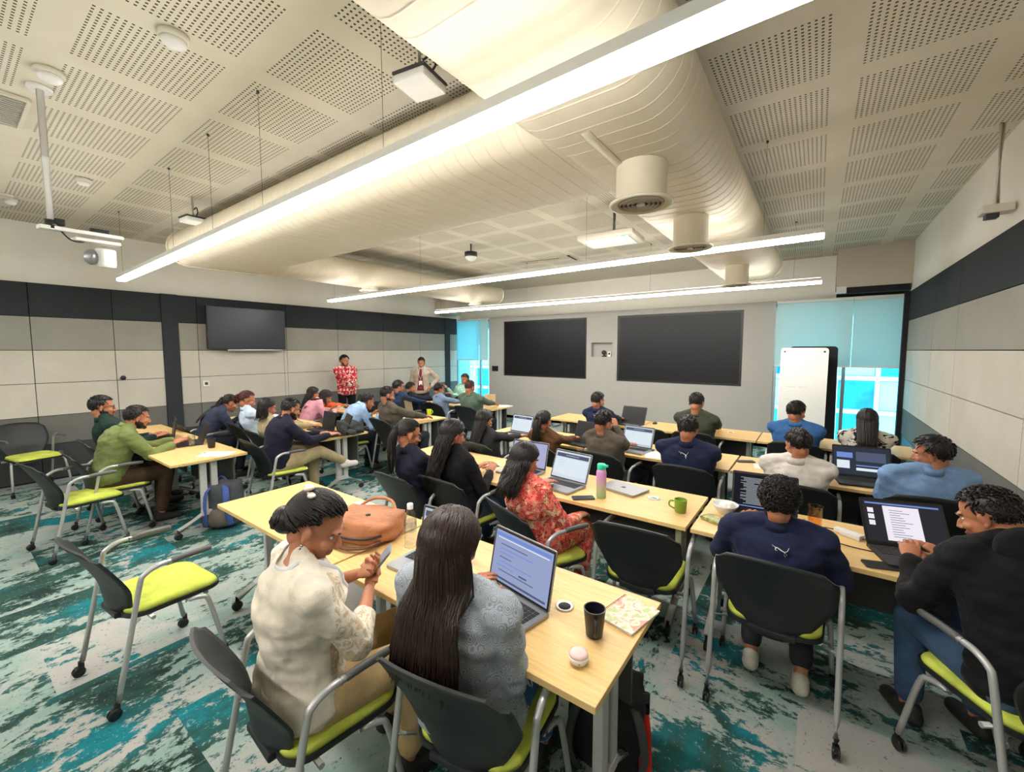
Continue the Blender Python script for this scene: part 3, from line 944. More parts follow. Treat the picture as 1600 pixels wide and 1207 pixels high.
def make_chair():
    t = thing('armchair_on_casters', '', 'chair')
    obj('backrest', chair_shell(), M['shell'], t)
    bm = bmesh.new()
    slab(bm, seat_outline(0.45, 0.43), 0.418, 0.438, Matrix.Translation((0, 0.075, 0)))
    box(bm, (0, -0.135, 0.425), (0.2, 0.06, 0.03), bevel=0.008)
    seat = obj('seat', bm, M['shell'], t)
    bm = bmesh.new()
    base = seat_outline(0.435, 0.415)
    rings = []
    for k, z in ((1.0, 0.438), (1.0, 0.455), (0.975, 0.465), (0.90, 0.470), (0.6, 0.467), (0.25, 0.463)):
        rings.append([bm.verts.new((x * k, y * k + 0.075, z - 0.02 * max(0, (y * k) / 0.2) ** 3 * 0.7)) for x, y in base])
    for a, b in zip(rings[:-1], rings[1:]):
        for k in range(len(a)):
            f = bm.faces.new((a[k], a[(k + 1) % len(a)], b[(k + 1) % len(a)], b[k])); f.smooth = True
    bm.faces.new(rings[0][::-1]); bm.faces.new(rings[-1])
    obj('seat_pad', bm, M['lime'], seat)
    bm = bmesh.new()
    tube(bm, [(-0.235, -0.05, 0.405), (0.235, -0.05, 0.405)], 0.011, 8); tube(bm, [(-0.21, 0.2, 0.405), (0.21, 0.2, 0.405)], 0.011, 8)
    obj('under_frame', bm, M['steel'], t)
    for s in (-1, 1):
        bm = bmesh.new()       # rear tube rises forward and bends over into the armrest
        path = smooth_path([(s * 0.262, -0.215, 0.075), (s * 0.262, -0.155, 0.36), (s * 0.262, -0.105, 0.61), (s * 0.262, -0.085, 0.655), (s * 0.262, -0.03, 0.680), (s * 0.260, 0.03, 0.680)], 4)
        tube(bm, path, 0.0125, 10)
        tube(bm, [(s * 0.262, -0.142, 0.42), (s * 0.20, -0.10, 0.41)], 0.009, 8)
        lg = obj('rear_leg', bm, M['steel'], t)
        bm = bmesh.new(); tube(bm, smooth_path([(s * 0.260, 0.01, 0.680), (s * 0.258, 0.10, 0.682), (s * 0.254, 0.215, 0.676)], 4), [0.013] * 8 + [0.011], 10, flat=1.25)
        obj('armrest', bm, M['arm'], t)
        bm = bmesh.new()
        tube(bm, smooth_path([(s * 0.205, 0.10, 0.405), (s * 0.225, 0.17, 0.40), (s * 0.240, 0.20, 0.36), (s * 0.262, 0.255, 0.075)], 4), 0.0125, 10)
        fl = obj('front_leg', bm, M['steel'], t)
        for par, y in ((lg, -0.22), (fl, 0.262)):
            bm = bmesh.new()
            for dx in (-0.014, 0.006):
                lathe(bm, [(0.015, 0), (0.027, 0.003), (0.027, 0.008), (0.015, 0.010)], 14, mat=Matrix.Translation((s * 0.262 + dx, y - 0.012, 0.0275)) @ Matrix.Rotation(R(90), 4, 'Y'))
            tube(bm, [(s * 0.262, y, 0.03), (s * 0.262, y, 0.082)], 0.013, 8)
            box(bm, (s * 0.262, y - 0.008, 0.045), (0.026, 0.036, 0.022), bevel=0.006)
            obj('caster', bm, M['dark'], par)
    return t
chair0 = make_chair()
_first_chair = [True]
def place_chair(x, y, yaw, label, group='black chairs with lime seats'):
    if _first_chair[0]:
        _first_chair[0] = False
        chair0.location = (x, y, 0); chair0.rotation_euler = (0, 0, R(yaw)); chair0['label'] = label; chair0['group'] = group
        return chair0
    return dup(chair0, (x, y, 0), R(yaw), label, group)

place_chair(-2.95, 0.62, 5, 'empty black chair with lime green seat alone in the left foreground')
place_chair(-5.36, 0.68, 8, 'empty black chair with pale yellow-green seat behind the olive shirt man')
place_chair(-8.02, 0.66, -75, 'empty black chair turned sideways against the left wall at the picture edge')
place_chair(-0.79, 2.44, 4, 'empty black chair facing the table with the green mug')
place_chair(-1.62, 5.36, -6, 'empty black chair in the front row between the navy and dark green shirted men')
# ================================================================ people
def up_ring(bm, c, x, y, rx, ry, seg):
    return [bm.verts.new(c + x * rx * math.cos(2 * math.pi * k / seg) + y * ry * math.sin(2 * math.pi * k / seg)) for k in range(seg)]

def loft(bm, rings, seg=20):
    """rings: (centre, lateral axis, depth axis, rx, ry); closed at both ends"""
    R_ = [up_ring(bm, *r, seg) for r in rings]
    for a, b in zip(R_[:-1], R_[1:]):
        for k in range(seg): bm.faces.new((a[k], a[(k + 1) % seg], b[(k + 1) % seg], b[k]))
    bm.faces.new(R_[0][::-1]); bm.faces.new(R_[-1])

def capsule(bm, a, b, ra, rb, seg=12):
    """tapered limb with round ends"""
    a, b = Vector(a), Vector(b); d = (b - a); L = d.length
    if L < 1e-6: return
    d.normalize()
    pts, rs = [], []
    for t in (-0.95, -0.75, -0.4): pts.append(a + d * ra * t); rs.append(ra * math.sqrt(1 - t * t))
    n = 4
    for k in range(n + 1):
        t = k / n
        pts.append(a.lerp(b, t)); rs.append(ra + (rb - ra) * t)
    for t in (0.4, 0.75, 0.95): pts.append(b + d * rb * t); rs.append(rb * math.sqrt(1 - t * t))
    tube(bm, pts, rs, seg)

def ik(a, t, l1, l2, pole):
    d = t - a; L = min(d.length, (l1 + l2) * 0.995)
    dn = d.normalized()
    c = (l1 * l1 + L * L - l2 * l2) / (2 * l1 * L)
    h = math.sqrt(max(0, 1 - c * c)) * l1
    p = pole - dn * pole.dot(dn); p.normalize()
    return a + dn * (c * l1) + p * h, a + dn * L

# ---- head prototypes (local: x right, y forward, z up, origin at the cranium centre)
def head_proto(female):
    bm = bmesh.new()
    j = 0.92 if female else 1.0
    ell(bm, (0, -0.014, 0.022), (0.074, 0.094, 0.088))
    ell(bm, (0, 0.028, -0.035), (0.060 * j, 0.064, 0.078))
    ell(bm, (0, 0.038, -0.082), (0.046 * j, 0.050, 0.034))
    ell(bm, (0, 0.076, -0.102), (0.020, 0.017, 0.016))
    ell(bm, (0, 0.074, 0.016), (0.050, 0.020, 0.012))
    for s in (-1, 1):
        ell(bm, (s * 0.036, 0.062, -0.034), (0.024, 0.022, 0.020))
        ell(bm, (s * 0.078, -0.008, -0.012), (0.007, 0.017, 0.030), (R(-12), R(s * 8), R(s * -22)))
        ell(bm, (s * 0.0805, -0.006, -0.036), (0.006, 0.009, 0.009))
        ell(bm, (s * 0.011, 0.099, -0.042), (0.008, 0.009, 0.007))
    tube(bm, [(0, 0.086, 0.006), (0, 0.098, -0.014), (0, 0.110, -0.036), (0, 0.100, -0.046)], [0.007, 0.009, 0.012, 0.009], 8)
    ell(bm, (0, 0.090, -0.064), (0.024, 0.011, 0.006))
    ell(bm, (0, 0.088, -0.074), (0.020, 0.011, 0.007))
    capsule(bm, (0, -0.030, -0.040), (0, -0.032, -0.060), 0.054 if not female else 0.047, 0.052 if not female else 0.046, 16)
    me = remesh(bm, 0.0042, 3)
    for p in me.polygons:
        c = p.center
        if c.y > 0.078 and abs(c.x) < 0.024 and -0.083 < c.z < -0.057: p.material_index = 1
    return me
HEAD = {True: head_proto(True), False: head_proto(False)}

# ---- hand prototypes (local: fingers towards +y, palm facing -z, right hand with its thumb towards -x)
def hand_proto(curl, spread=0.0, thumb_in=0.4):
    bm = bmesh.new()
    tube(bm, [(0, -0.03, 0.0), (0, 0.0, 0.0), (0, 0.03, 0.0), (0, 0.07, 0.0), (0, 0.085, -0.002)], [0.024, 0.027, 0.036, 0.040, 0.034], 14, flat=0.42, up=Vector((0, 0, 1)))
    spec = [(-0.029, 0.072, (0.042, 0.025, 0.020)), (-0.010, 0.078, (0.046, 0.029, 0.022)), (0.010, 0.075, (0.043, 0.027, 0.021)), (0.029, 0.066, (0.034, 0.020, 0.018))]
    for i, (x, l0, segs) in enumerate(spec):
        p = Vector((x, l0 - 0.012, 0.0)); a = 0.25 * curl
        pts = [p.copy()]; ang = a
        sx = (i - 1.5) * (0.05 + spread)
        for L in segs:
            p = p + Vector((sx * L, math.cos(ang) * L, -math.sin(ang) * L)); pts.append(p.copy()); ang += curl * (0.75 + 0.08 * i)
        rr = [0.0098, 0.0092, 0.0085, 0.0068] if i < 3 else [0.0088, 0.008, 0.0072, 0.006]
        tube(bm, pts, rr, 10)
        ell(bm, pts[-1], (rr[-1],) * 3, sub=2)
        for q in pts[1:3]: ell(bm, q, (0.0098 if i < 3 else 0.0086,) * 3, sub=2)
    pts = [Vector((-0.024, 0.010, -0.004)), Vector((-0.046, 0.036, -0.014)), Vector((-0.054 + 0.02 * thumb_in, 0.064, -0.022)), Vector((-0.050 + 0.04 * thumb_in, 0.088, -0.028))]
    tube(bm, pts, [0.016, 0.0125, 0.0105, 0.008], 10)
    ell(bm, pts[-1], (0.008,) * 3, sub=2); ell(bm, pts[1], (0.0125,) * 3, sub=2)
    return remesh(bm, 0.0034, 3)
HANDS = {'type': hand_proto(0.42), 'grip': hand_proto(0.85, 0, 0.9), 'flat': hand_proto(0.16, 0.04), 'fist': hand_proto(1.25, 0, 1.0)}

HAIRC = {'black': (0.010, 0.008, 0.007, 1), 'brown': (0.022, 0.012, 0.008, 1), 'red': (0.060, 0.016, 0.012, 1), 'gray': (0.06, 0.055, 0.05, 1)}
SKIN = {'mid': rgb(178, 118, 86), 'fair': rgb(206, 150, 116), 'dark': rgb(138, 88, 64)}

def scalp_points(n, seed):
    rnd = random.Random(seed)
    out = []
    ga = math.pi * (3 - math.sqrt(5))
    for i in range(n):
        z = 1 - 1.68 * (i + 0.5) / n
        r = math.sqrt(1 - z * z); a = i * ga + rnd.uniform(-0.2, 0.2)
        d = Vector((r * math.cos(a), r * math.sin(a), z))
        if on_scalp(d): out.append(d)
    return out

def on_scalp(d):
    lim = 0.34 if abs(d.x) < 0.55 else 0.22
    if d.y > 0.30 and d.z < 0.42 + 0.25 * (1 - abs(d.x)): return False
    if abs(d.x) > 0.6 and d.y > 0.05 and d.z < 0.05: return False
    if abs(d.x) > 0.75 and d.y > -0.18 and d.z < -0.12: return False
    if d.z < (-0.64 if d.y < -0.4 else -0.52): return False
    return True

HC, HR = Vector((0, -0.014, 0.022)), Vector((0.078, 0.098, 0.092))
def surf(d, k=1.0):
    return Vector((HC.x + d.x * HR.x * k, HC.y + d.y * HR.y * k, HC.z + d.z * HR.z * k))

def hair(style, seed, T, world_down, length=0.35, n=260, vol=1.0, push=None, fine=1.0):
    """bmesh of a head of hair; T maps head space to body space; world_down is gravity in body space"""
    rnd = random.Random(seed)
    bm = bmesh.new()
    b2 = bmesh.new(); bmesh.ops.create_icosphere(b2, subdivisions=4, radius=1.0)
    kill = [v for v in b2.verts if not on_scalp(v.co)]
    bmesh.ops.delete(b2, geom=kill, context='VERTS')
    for v in b2.verts:
        k = 1.035 * vol + 0.02 * noise.noise(v.co * 5 + Vector((seed, 0, 0)))
        if style in ('short', 'curly', 'side') and v.co.z > 0: k += 0.07 * v.co.z
        v.co = surf(v.co, k)
    for f in b2.faces: f.smooth = True
    merge(bm, b2, T, 0)
    Ti = T.to_3x3()
    def P(v): return T @ v
    roots = scalp_points(n, seed)
    down = world_down.normalized()
    def clump(pts, r0, r1, seg=5):
        k = len(pts)
        rs = [max(0.0008, fine * (r0 + (r1 - r0) * (i / (k - 1))) * (0.75 if i == 0 else 1)) for i in range(k)]
        if push: pts = [push(p) for p in pts]
        tube(bm, pts, rs, seg, flat=0.6)
    if style in ('short', 'side', 'curly', 'crop'):
        for d in roots:
            if style == 'curly':
                pts = [surf(d, 1.0)]
                q = Vector((rnd.uniform(-1, 1), rnd.uniform(-1, 1), rnd.uniform(-1, 1)))
                ax = d.cross(q).normalized()
                for k in range(1, 6):
                    a = k * 1.1
                    o = (Quaternion(d, a) @ ax) * 0.010
                    pts.append(surf(d, (1.02 + 0.035 * k * (1.0 if d.z > -0.1 else 0.4)) * vol) + o * rnd.uniform(0.8, 1.4))
                clump([P(p) for p in pts], 0.0075, 0.005)
            else:
                flow = Vector((0.5 * (1 if d.x > -0.3 else -1) * (1 if style == 'side' else 0.2), 0.75 if d.z > 0.35 else -0.15, -0.15 if d.z > 0.5 else -1.0))
                flow += Vector((rnd.uniform(-0.45, 0.45), rnd.uniform(-0.4, 0.4), rnd.uniform(-0.2, 0.2)))
                L = (0.34 if style != 'crop' else 0.2) * (1.0 if d.z > 0 else 0.7)
                pts = []; dd = d.copy()
                lift = 0.10 if d.z > 0.3 else 0.035
                for k in range(5):
                    pts.append(surf(dd, (1.02 + lift * math.sin(k / 4 * 2.4)) * vol))
                    nd = dd + (flow - dd * flow.dot(dd)) * L / 4
                    nd.normalize()
                    if nd.z < -0.70: nd.z = -0.70
                    dd = nd
                clump([P(p) for p in pts], 0.0095, 0.002)
    else:
        tie_dir = Vector((0, -0.95, 0.05)) if style in ('ponytail', 'bun') else None
        for i, d in enumerate(roots):
            pts = []; dd = d.copy()
            if style in ('ponytail', 'bun'):
                for k in range(7):
                    t = k / 6
                    q = (d * (1 - t) + tie_dir * t)
                    if q.length < 0.2: q = Vector((d.x, -0.2, 1.0)) * (1 - t) + tie_dir * t
                    q.normalize(); pts.append(P(surf(q, (1.045 + 0.02 * math.sin(t * 3.1)) * vol)))
                clump(pts, 0.0065, 0.005)
            else:   # loose hair: centre parting, over the head, then hanging
                side = 1 if d.x + rnd.uniform(-0.05, 0.05) > 0 else -1
                tgt_y = min(-0.15, d.y - 0.25) if d.y > -0.4 else d.y
                q_end = Vector((side * max(0.25, abs(d.x)), tgt_y, -0.25)).normalized()
                if d.y < -0.35: q_end = Vector((d.x * (0.95 if n < 1000 else 1.35), -0.8, -0.45)).normalized()
                for k in range(6):
                    t = k / 5
                    q = d * (1 - t) + q_end * t; q.normalize()
                    pts.append(P(surf(q, (1.045 + 0.06 * t + rnd.uniform(-0.006, 0.012)) * vol)))
                p = pts[-1].copy()
                steps = 9
                wob = rnd.uniform(0, 6.28)
                LL = length * rnd.uniform(0.82, 1.06)
                back = Ti @ Vector((0, -1, 0)); back.z = 0
                hc = P(Vector((0, -0.06, -0.1)))
                for k in range(1, steps + 1):
                    p = p + down * (LL / steps)
                    t = k / steps
                    off = Vector((math.sin(wob + t * (9 if style == 'wavy' else 3.0)), math.cos(wob * 1.7 + t * (8 if style == 'wavy' else 3)), 0)) * (0.012 if style == 'wavy' else 0.004)
                    # draw the lengths together a little and push them behind the shoulders
                    pull = (hc - p); pull.z = 0
                    p = p + pull * ((0.018 if n < 1000 else -0.04) if style != 'bob' else -0.02) + back * ((0.012 if n < 1000 else 0.001) if style != 'bob' else 0.0)
                    if push: p = push(p)
                    pts.append(p + off)
                clump(pts, 0.0095, 0.003, 6)
        if style == 'bun':
            c = P(Vector((0, -0.105, -0.035)))
            ell(bm, c, (0.060, 0.046, 0.052), sub=3)
            for k in range(9):
                a0 = k * 0.7
                pts = [c + Ti @ Vector((math.cos(a0 + s * 0.5) * (0.052 - 0.003 * s), -0.016 - 0.004 * s, math.sin(a0 + s * 0.5) * (0.044 - 0.003 * s))) for s in range(7)]
                clump(pts, 0.012, 0.006)
        if style == 'ponytail':
            base = P(surf(tie_dir, 1.16))
            back = Ti @ Vector((0, -1, 0)); back.z = 0; back.normalize()
            lat = Ti @ Vector((1, 0, 0))
            for k in range(60):
                a = rnd.uniform(0, 6.28); rr = rnd.uniform(0, 1) ** 0.5
                pts = []; LL = length * rnd.uniform(0.75, 1.05)
                for s in range(10):
                    t = s / 9
                    w = 0.022 + 0.030 * math.sin(t * 2.6)
                    p = base + down * (LL * t) + back * (0.04 * math.sin(min(1, t * 2.5) * 1.57) - 0.03 * t)
                    p = p + lat * (math.cos(a) * rr * w) + back * (math.sin(a) * rr * w * 0.7)
                    p = p + lat * (0.010 * math.sin(t * 11 + a))
                    pts.append(p)
                clump(pts, 0.0105, 0.003, 6)
            tube(bm, [base + back * -0.01, base + back * 0.012 + down * 0.01], 0.026, 12)
    return bm

PEOPLE = {}
def person(who, label, head, yaw=0.0, female=False, scale=1.0, width=1.0, sitting=True,
           hz=None, hyaw=0.0, hpitch=14.0, hroll=0.0, style='short', hairc='black', hlen=0.3, skin='mid', hn=260, vol=1.0,
           top=None, topname='shirt', sleeve=1.0, bottom=None, shoe=None,
           lh=None, rh=None, lhand='type', rhand='type', beard=False, voxel=0.011, chair=True, chair_off=(0, 0.0), chair_yaw=None,
           knees=None, feet=None, extra=None, poleL=None, poleR=None, loose=1.0, bend=1.0, lhrot=None, rhrot=None, twist=0.0, hscale=1.0):
    """head = world position of the cranium centre"""
    hx, hy, hzw = head
    s = scale
    top = top or M['paper']; bottom = bottom or cloth('dark_trousers', rgb(38, 40, 48)); shoe = shoe or plain('dark_shoe', rgb(40, 38, 36), 0.6)
    if sitting and scale == 1.0: scale = max(0.80, min(1.0, (hzw - 0.515) / (0.682 * 0.985)))
    s = scale
    # spine: find the lean that brings the head to its height
    base_z = 0.515 if sitting else 0.93 * s
    def spine(th):
        pts = [Vector((0, 0, base_z))]; angs = []
        for k, (L, f) in enumerate(((0.145, 0.45), (0.145, 0.8), (0.145, 1.1), (0.105, 1.35))):
            a = th * f * bend; angs.append(a)
            pts.append(pts[-1] + Vector((0, math.sin(a), math.cos(a))) * L * s)
        a = th * 1.2 + R(6) + R(max(0, hpitch)) * 0.75
        hd = pts[-1] + Vector((0, math.sin(a), math.cos(a))) * 0.132 * s
        return pts, angs, hd
    lo, hi = R(-12), R(75)
    for _ in range(40):
        mid = (lo + hi) / 2
        if spine(mid)[2].z > hzw: lo = mid
        else: hi = mid
    th = (lo + hi) / 2
    pts, angs, hd = spine(th)
    tw = R(twist)
    yr = R(yaw)
    rotz = Matrix.Rotation(yr, 3, 'Z')
    org = Vector((hx, hy, 0)) - rotz @ Vector((hd.x, hd.y, 0))
    t = thing('person', label, 'person', org, yr)
    X = Vector((math.cos(tw), math.sin(tw), 0)); Xh = Vector((1, 0, 0))
    def ax(a): return Vector((0, math.cos(a), -math.sin(a)))
    w = width * s ** 0.35
    # torso rings: (spine parameter, rx, ry)
    def spt(u):
        u = max(0, min(3.999, u)); i = int(u); return pts[i].lerp(pts[i + 1], u - i), angs[i]
    if female:
        prof = [(-0.35, 0.125, 0.085), (0.0, 0.172, 0.118), (0.6, 0.160, 0.112), (1.3, 0.138, 0.100), (2.0, 0.148, 0.112), (2.6, 0.160, 0.122), (3.15, 0.163, 0.098), (3.55, 0.135, 0.078), (3.85, 0.075, 0.060), (4.0, 0.05, 0.05)]
    else:
        prof = [(-0.35, 0.125, 0.085), (0.0, 0.170, 0.118), (0.6, 0.160, 0.112), (1.3, 0.158, 0.110), (2.0, 0.170, 0.118), (2.6, 0.186, 0.126), (3.15, 0.184, 0.108), (3.55, 0.150, 0.084), (3.85, 0.085, 0.066), (4.0, 0.06, 0.058)]
    def torso(bm, inf, top_u=4.0, z_low=None, flare=0.0):
        rings = []
        for u, rx, ry in prof:
            if u > top_u: continue
            if u < 0: c = pts[0] + Vector((0, 0, u * 0.2)); a = angs[0]
            else: c, a = spt(u)
            xx = Xh.lerp(X, max(0, min(1, u / 3))).normalized()
            fl = flare * max(0, 1.3 - u) * 0.4
            rings.append((c, xx, ax(a), rx * w + inf * (1 if u < 3.4 else 0.8) + fl, ry * w ** 0.8 * (s ** 0.2) + inf * (1 if u < 3.4 else 0.8) + fl))
        loft(bm, rings)
    shw = (0.160 if female else 0.178) * w
    cs, ca = spt(3.35)
    SH = {k: cs + X * (sg * shw) + ax(ca) * 0.0 + Vector((0, 0, -0.005)) for k, sg in (('L', -1), ('R', 1))}
    if sitting:
        dl, dr = Vector((-0.12, 0.46, 0.80)), Vector((0.12, 0.46, 0.80))
    else:
        dl, dr = Vector((-0.25, 0.04, 0.80)), Vector((0.25, 0.04, 0.80))
    inv = Matrix.Rotation(-yr, 3, 'Z')
    def loc(p, d):
        if p is None: return d
        if len(p) == 4: return Vector(p[:3])
        return inv @ (Vector(p) - org) if len(p) == 3 and p is not None else d
    TL, TR = loc(lh, dl), loc(rh, dr)
    U, Fm = 0.285 * s, 0.245 * s
    arms = {}
    for k, tg, sg, pole in (('L', TL, -1, poleL), ('R', TR, 1, poleR)):
        pole = Vector(pole) if pole else Vector((sg * 0.5, -0.32, -0.9))
        arms[k] = ik(SH[k], tg, U, Fm, pole)
    # legs
    if sitting:
        KN = knees or {'L': Vector((-0.12, 0.43, 0.52)), 'R': Vector((0.12, 0.43, 0.52))}
        FT = feet or {'L': Vector((-0.13, 0.40, 0.085)), 'R': Vector((0.13, 0.36, 0.085))}
    else:
        KN = {'L': Vector((-0.10, 0.02, 0.50 * s)), 'R': Vector((0.10, 0.03, 0.50 * s))}
        FT = {'L': Vector((-0.12, -0.02, 0.085)), 'R': Vector((0.12, 0.0, 0.085))}
    HP = {'L': pts[0] + Vector((-0.09 * w, 0.0, -0.01)), 'R': pts[0] + Vector((0.09 * w, 0.0, -0.01))}
    ra = [0.050, 0.040, 0.039, 0.026] if not female else [0.045, 0.036, 0.034, 0.023]
    ra = [q * (0.6 + 0.4 * width) * s for q in ra]

    # ---- the body, one continuous skin
    bm = bmesh.new()
    torso(bm, -0.012)
    capsule(bm, pts[4] - Vector((0, 0, 0.05)), hd + (Matrix.Rotation(R(hyaw), 3, 'Z') @ Euler((R(-hpitch), R(hroll), 0)).to_matrix()) @ Vector((0, -0.026, -0.055)) * s ** 0.35, 0.056 * s if not female else 0.049 * s, 0.054 * s if not female else 0.047 * s, 16)
    for k in 'LR':
        e, h = arms[k]
        capsule(bm, pts[4].lerp(hd, 0.22), SH[k] + Vector((0, 0, -0.002)), 0.036 * s, ra[0] * 0.72)
        capsule(bm, cs + (SH[k] - cs) * 0.35 - Vector((0, 0, 0.02)), SH[k], 0.048 * s, ra[0] * 0.95)
        capsule(bm, SH[k], e, ra[0], ra[1]); capsule(bm, e, e.lerp(h, 0.35), ra[1] * 0.96, ra[2]); capsule(bm, e.lerp(h, 0.35), h, ra[2], ra[3])
        capsule(bm, HP[k], KN[k], 0.085 * w, 0.055 * s); capsule(bm, KN[k], KN[k].lerp(FT[k], 0.3), 0.053, 0.052); capsule(bm, KN[k].lerp(FT[k], 0.3), FT[k], 0.052, 0.034)
    me = remesh(bm, voxel, 6)
    bm = bmesh.new(); join_mesh(bm, me, mi=0); bpy.data.meshes.remove(me)
    # head
    E_ = Euler((R(-hpitch), R(hroll), 0)).to_matrix()
    HRm = Matrix.Rotation(R(hyaw), 3, 'Z') @ E_
    hs = s ** 0.35 * hscale
    T = Matrix.Translation(hd) @ (HRm * hs).to_4x4()
    join_mesh(bm, HEAD[female], T)
    for k, kind in (('L', lhand), ('R', rhand)):
        e, h = arms[k]
        d = (h - e).normalized()
        rot = {'L': lhrot, 'R': rhrot}[k]
        nrm = Vector((0, 0, 1)) if rot is None else Vector(rot)     # back of the hand
        zc = nrm - d * nrm.dot(d); zc.normalize(); xc = d.cross(zc).normalized()
        m3 = Matrix((xc, d, zc)).transposed()
        if k == 'L': m3 = m3 @ Matrix.Diagonal((-1, 1, 1))
        hs2 = 0.94 if female else 1.04
        join_mesh(bm, HANDS[kind], Matrix.Translation(h + d * 0.012) @ (m3 * hs2).to_4x4(), 0)
    lip = plain('lips', tuple(c * q for c, q in zip(SKIN[skin][:3], (0.75, 0.5, 0.5))) + (1,), 0.45)
    obj('body', bm, [skin_mat(SKIN[skin]), lip], t)
    # eyes and eyebrows
    bm = bmesh.new()
    for sg in (-1, 1):
        c = Vector((sg * 0.031, 0.0785, -0.004))
        b2 = bmesh.new(); ell(b2, c - Vector((0, 0.0080, 0)), (0.0120, 0.0080, 0.0050), sub=2); merge(bm, b2, T, 0)
        b2 = bmesh.new(); ell(b2, c + Vector((0, -0.0012, 0)), (0.0046, 0.0020, 0.0040), sub=2); merge(bm, b2, T, 1)
    obj('eyes', bm, [plain('eye_white', rgb(225, 220, 212), 0.25), plain('iris', rgb(34, 20, 14), 0.2)], t, True)
    bm = bmesh.new()
    for sg in (-1, 1):
        tube(bm, [T @ Vector(p) for p in ((sg * 0.013, 0.0915, 0.016), (sg * 0.028, 0.0885, 0.020), (sg * 0.042, 0.077, 0.018), (sg * 0.052, 0.063, 0.011))], [0.0025, 0.0038, 0.0033, 0.0012], 6)
    hm = hair_mat(HAIRC[hairc])
    obj('eyebrows', bm, hm, t, True)
    if beard:
        bm = bmesh.new()
        ell(bm, (0, 0.034, -0.084), (0.0505, 0.0515, 0.038)); ell(bm, (0, 0.072, -0.099), (0.024, 0.022, 0.022))
        for sg in (-1, 1):
            ell(bm, (sg * 0.044, 0.018, -0.060), (0.019, 0.040, 0.030)); ell(bm, (sg * 0.057, 0.002, -0.030), (0.012, 0.009, 0.034))
            ell(bm, (sg * 0.012, 0.095, -0.055), (0.015, 0.009, 0.0055), (0, 0, R(-sg * 14)))
        me = remesh(bm, 0.005, 2)
        bm = bmesh.new(); join_mesh(bm, me, T, 0); bpy.data.meshes.remove(me)
        obj('beard', bm, hm, t)
    # hair: gravity in body space
    if style:
        def push(p):
            if p.z > SH['L'].z + 0.09: return p
            best = min(range(41), key=lambda q: abs(spt(q * 0.1)[0].z - p.z))
            u = best * 0.1
            c, a = spt(u)
            rx, ry = 0.1, 0.1
            for (u0, a0, b0), (u1, a1, b1) in zip(prof[:-1], prof[1:]):
                if u0 <= u <= u1:
                    k = (u - u0) / (u1 - u0); rx, ry = a0 + (a1 - a0) * k, b0 + (b1 - b0) * k
            rx = rx * w + 0.03 * loose + 0.012; ry = ry * w + 0.030 * loose + 0.024
            dx, dy = p.x - c.x, p.y - c.y
            q = (dx / rx) ** 2 + (dy / ry) ** 2
            if q >= 1 or dy > 0.10: return p
            xx = max(-0.98, min(0.98, dx / rx))
            tgt = c.y - ry * math.sqrt(1 - xx * xx) - 0.012 * (1 - q)
            return Vector((p.x, min(p.y, tgt), p.z))
        hb = hair(style, sum(ord(c) for c in who), T, Vector((0, -0.10 if hn < 1000 else -0.02, -1)), hlen, hn, vol, push, 1.0 if hn < 350 else (0.8 if hn < 700 else 0.62))
        obj('hair', hb, hm, t, True)
    # ---- top
    bm = bmesh.new()
    g = 0.016 * loose
    torso(bm, g, 3.86, flare=0.012 * loose)
    for k in 'LR':
        e, h = arms[k]
        gg = 0.012 * loose
        capsule(bm, pts[4].lerp(hd, 0.09 if topname == 'kurta' else 0.16) + X * (0.015 if k == 'R' else -0.015), SH[k] + Vector((0, 0, 0.008)), (0.043 if topname == 'kurta' else 0.051) * s, ra[0] * 0.97 + gg)
        capsule(bm, cs + (SH[k] - cs) * 0.3, SH[k], 0.066 * s, ra[0] * 1.15 + gg)
        if sleeve > 0.5:
            capsule(bm, SH[k], e, ra[0] + gg, ra[1] + gg * 1.15)
            q = (sleeve - 0.5) * 2
            hh = e.lerp(h, q * 0.96)
            capsule(bm, e, hh, ra[1] + gg * 1.1, ra[2] * (1 - q) + ra[3] * q + gg)
        else:
            hh = SH[k].lerp(e, sleeve * 2)
            capsule(bm, SH[k], hh, ra[0] + gg, ra[0] + gg * 1.5)
    me = remesh(bm, voxel, 5)
    # folds
    rs = sum(ord(c) for c in who) * 0.37
    me.update()
    nr = [v.normal.copy() for v in me.vertices]
    for v, n_ in zip(me.vertices, nr):
        p = v.co
        f = noise.noise(Vector((p.x * 7, p.y * 7, p.z * 15 + rs))) + 0.5 * noise.noise(Vector((p.x * 19 + rs, p.y * 19, p.z * 30)))
        v.co = p + n_ * (0.009 * loose * f)
    o = link(topname, me, top, t, True)
    # collar
    if topname in ('shirt', 'jacket', 'polo_shirt', 't_shirt', 'sweater', 'hoodie', 'blazer'):
        bm = bmesh.new()
        c, a = spt(3.9)
        up_ = Vector((0, math.sin(a), math.cos(a)))
        nr_ = (0.070 if not female else 0.062) * s; c = c + up_ * 0.012
        hgt = 0.012 if topname in ('t_shirt', 'sweater') else 0.034
        ringA = [];
        for k in range(24):
            an = 2 * math.pi * k / 24
            dv = Xh * math.cos(an) + ax(a) * math.sin(an)
            drop = 0.022 * max(0, math.sin(an))
            ringA.append((c + dv * nr_ * 1.22 - up_ * (0.016 + drop), c + dv * nr_ * 1.02 + up_ * (hgt - drop), c + dv * nr_ * 0.92 + up_ * (hgt - drop - 0.003), c + dv * nr_ * 1.0 - up_ * (0.02 + drop)))
        vs = [[bm.verts.new(p) for p in r] for r in ringA]
        for k in range(24):
            A, B = vs[k], vs[(k + 1) % 24]
            for j in range(4):
                f = bm.faces.new((A[j], B[j], B[(j + 1) % 4], A[(j + 1) % 4])); f.smooth = True
        obj('collar', bm, top, o)
    # ---- trousers
    bm = bmesh.new()
    rings = []
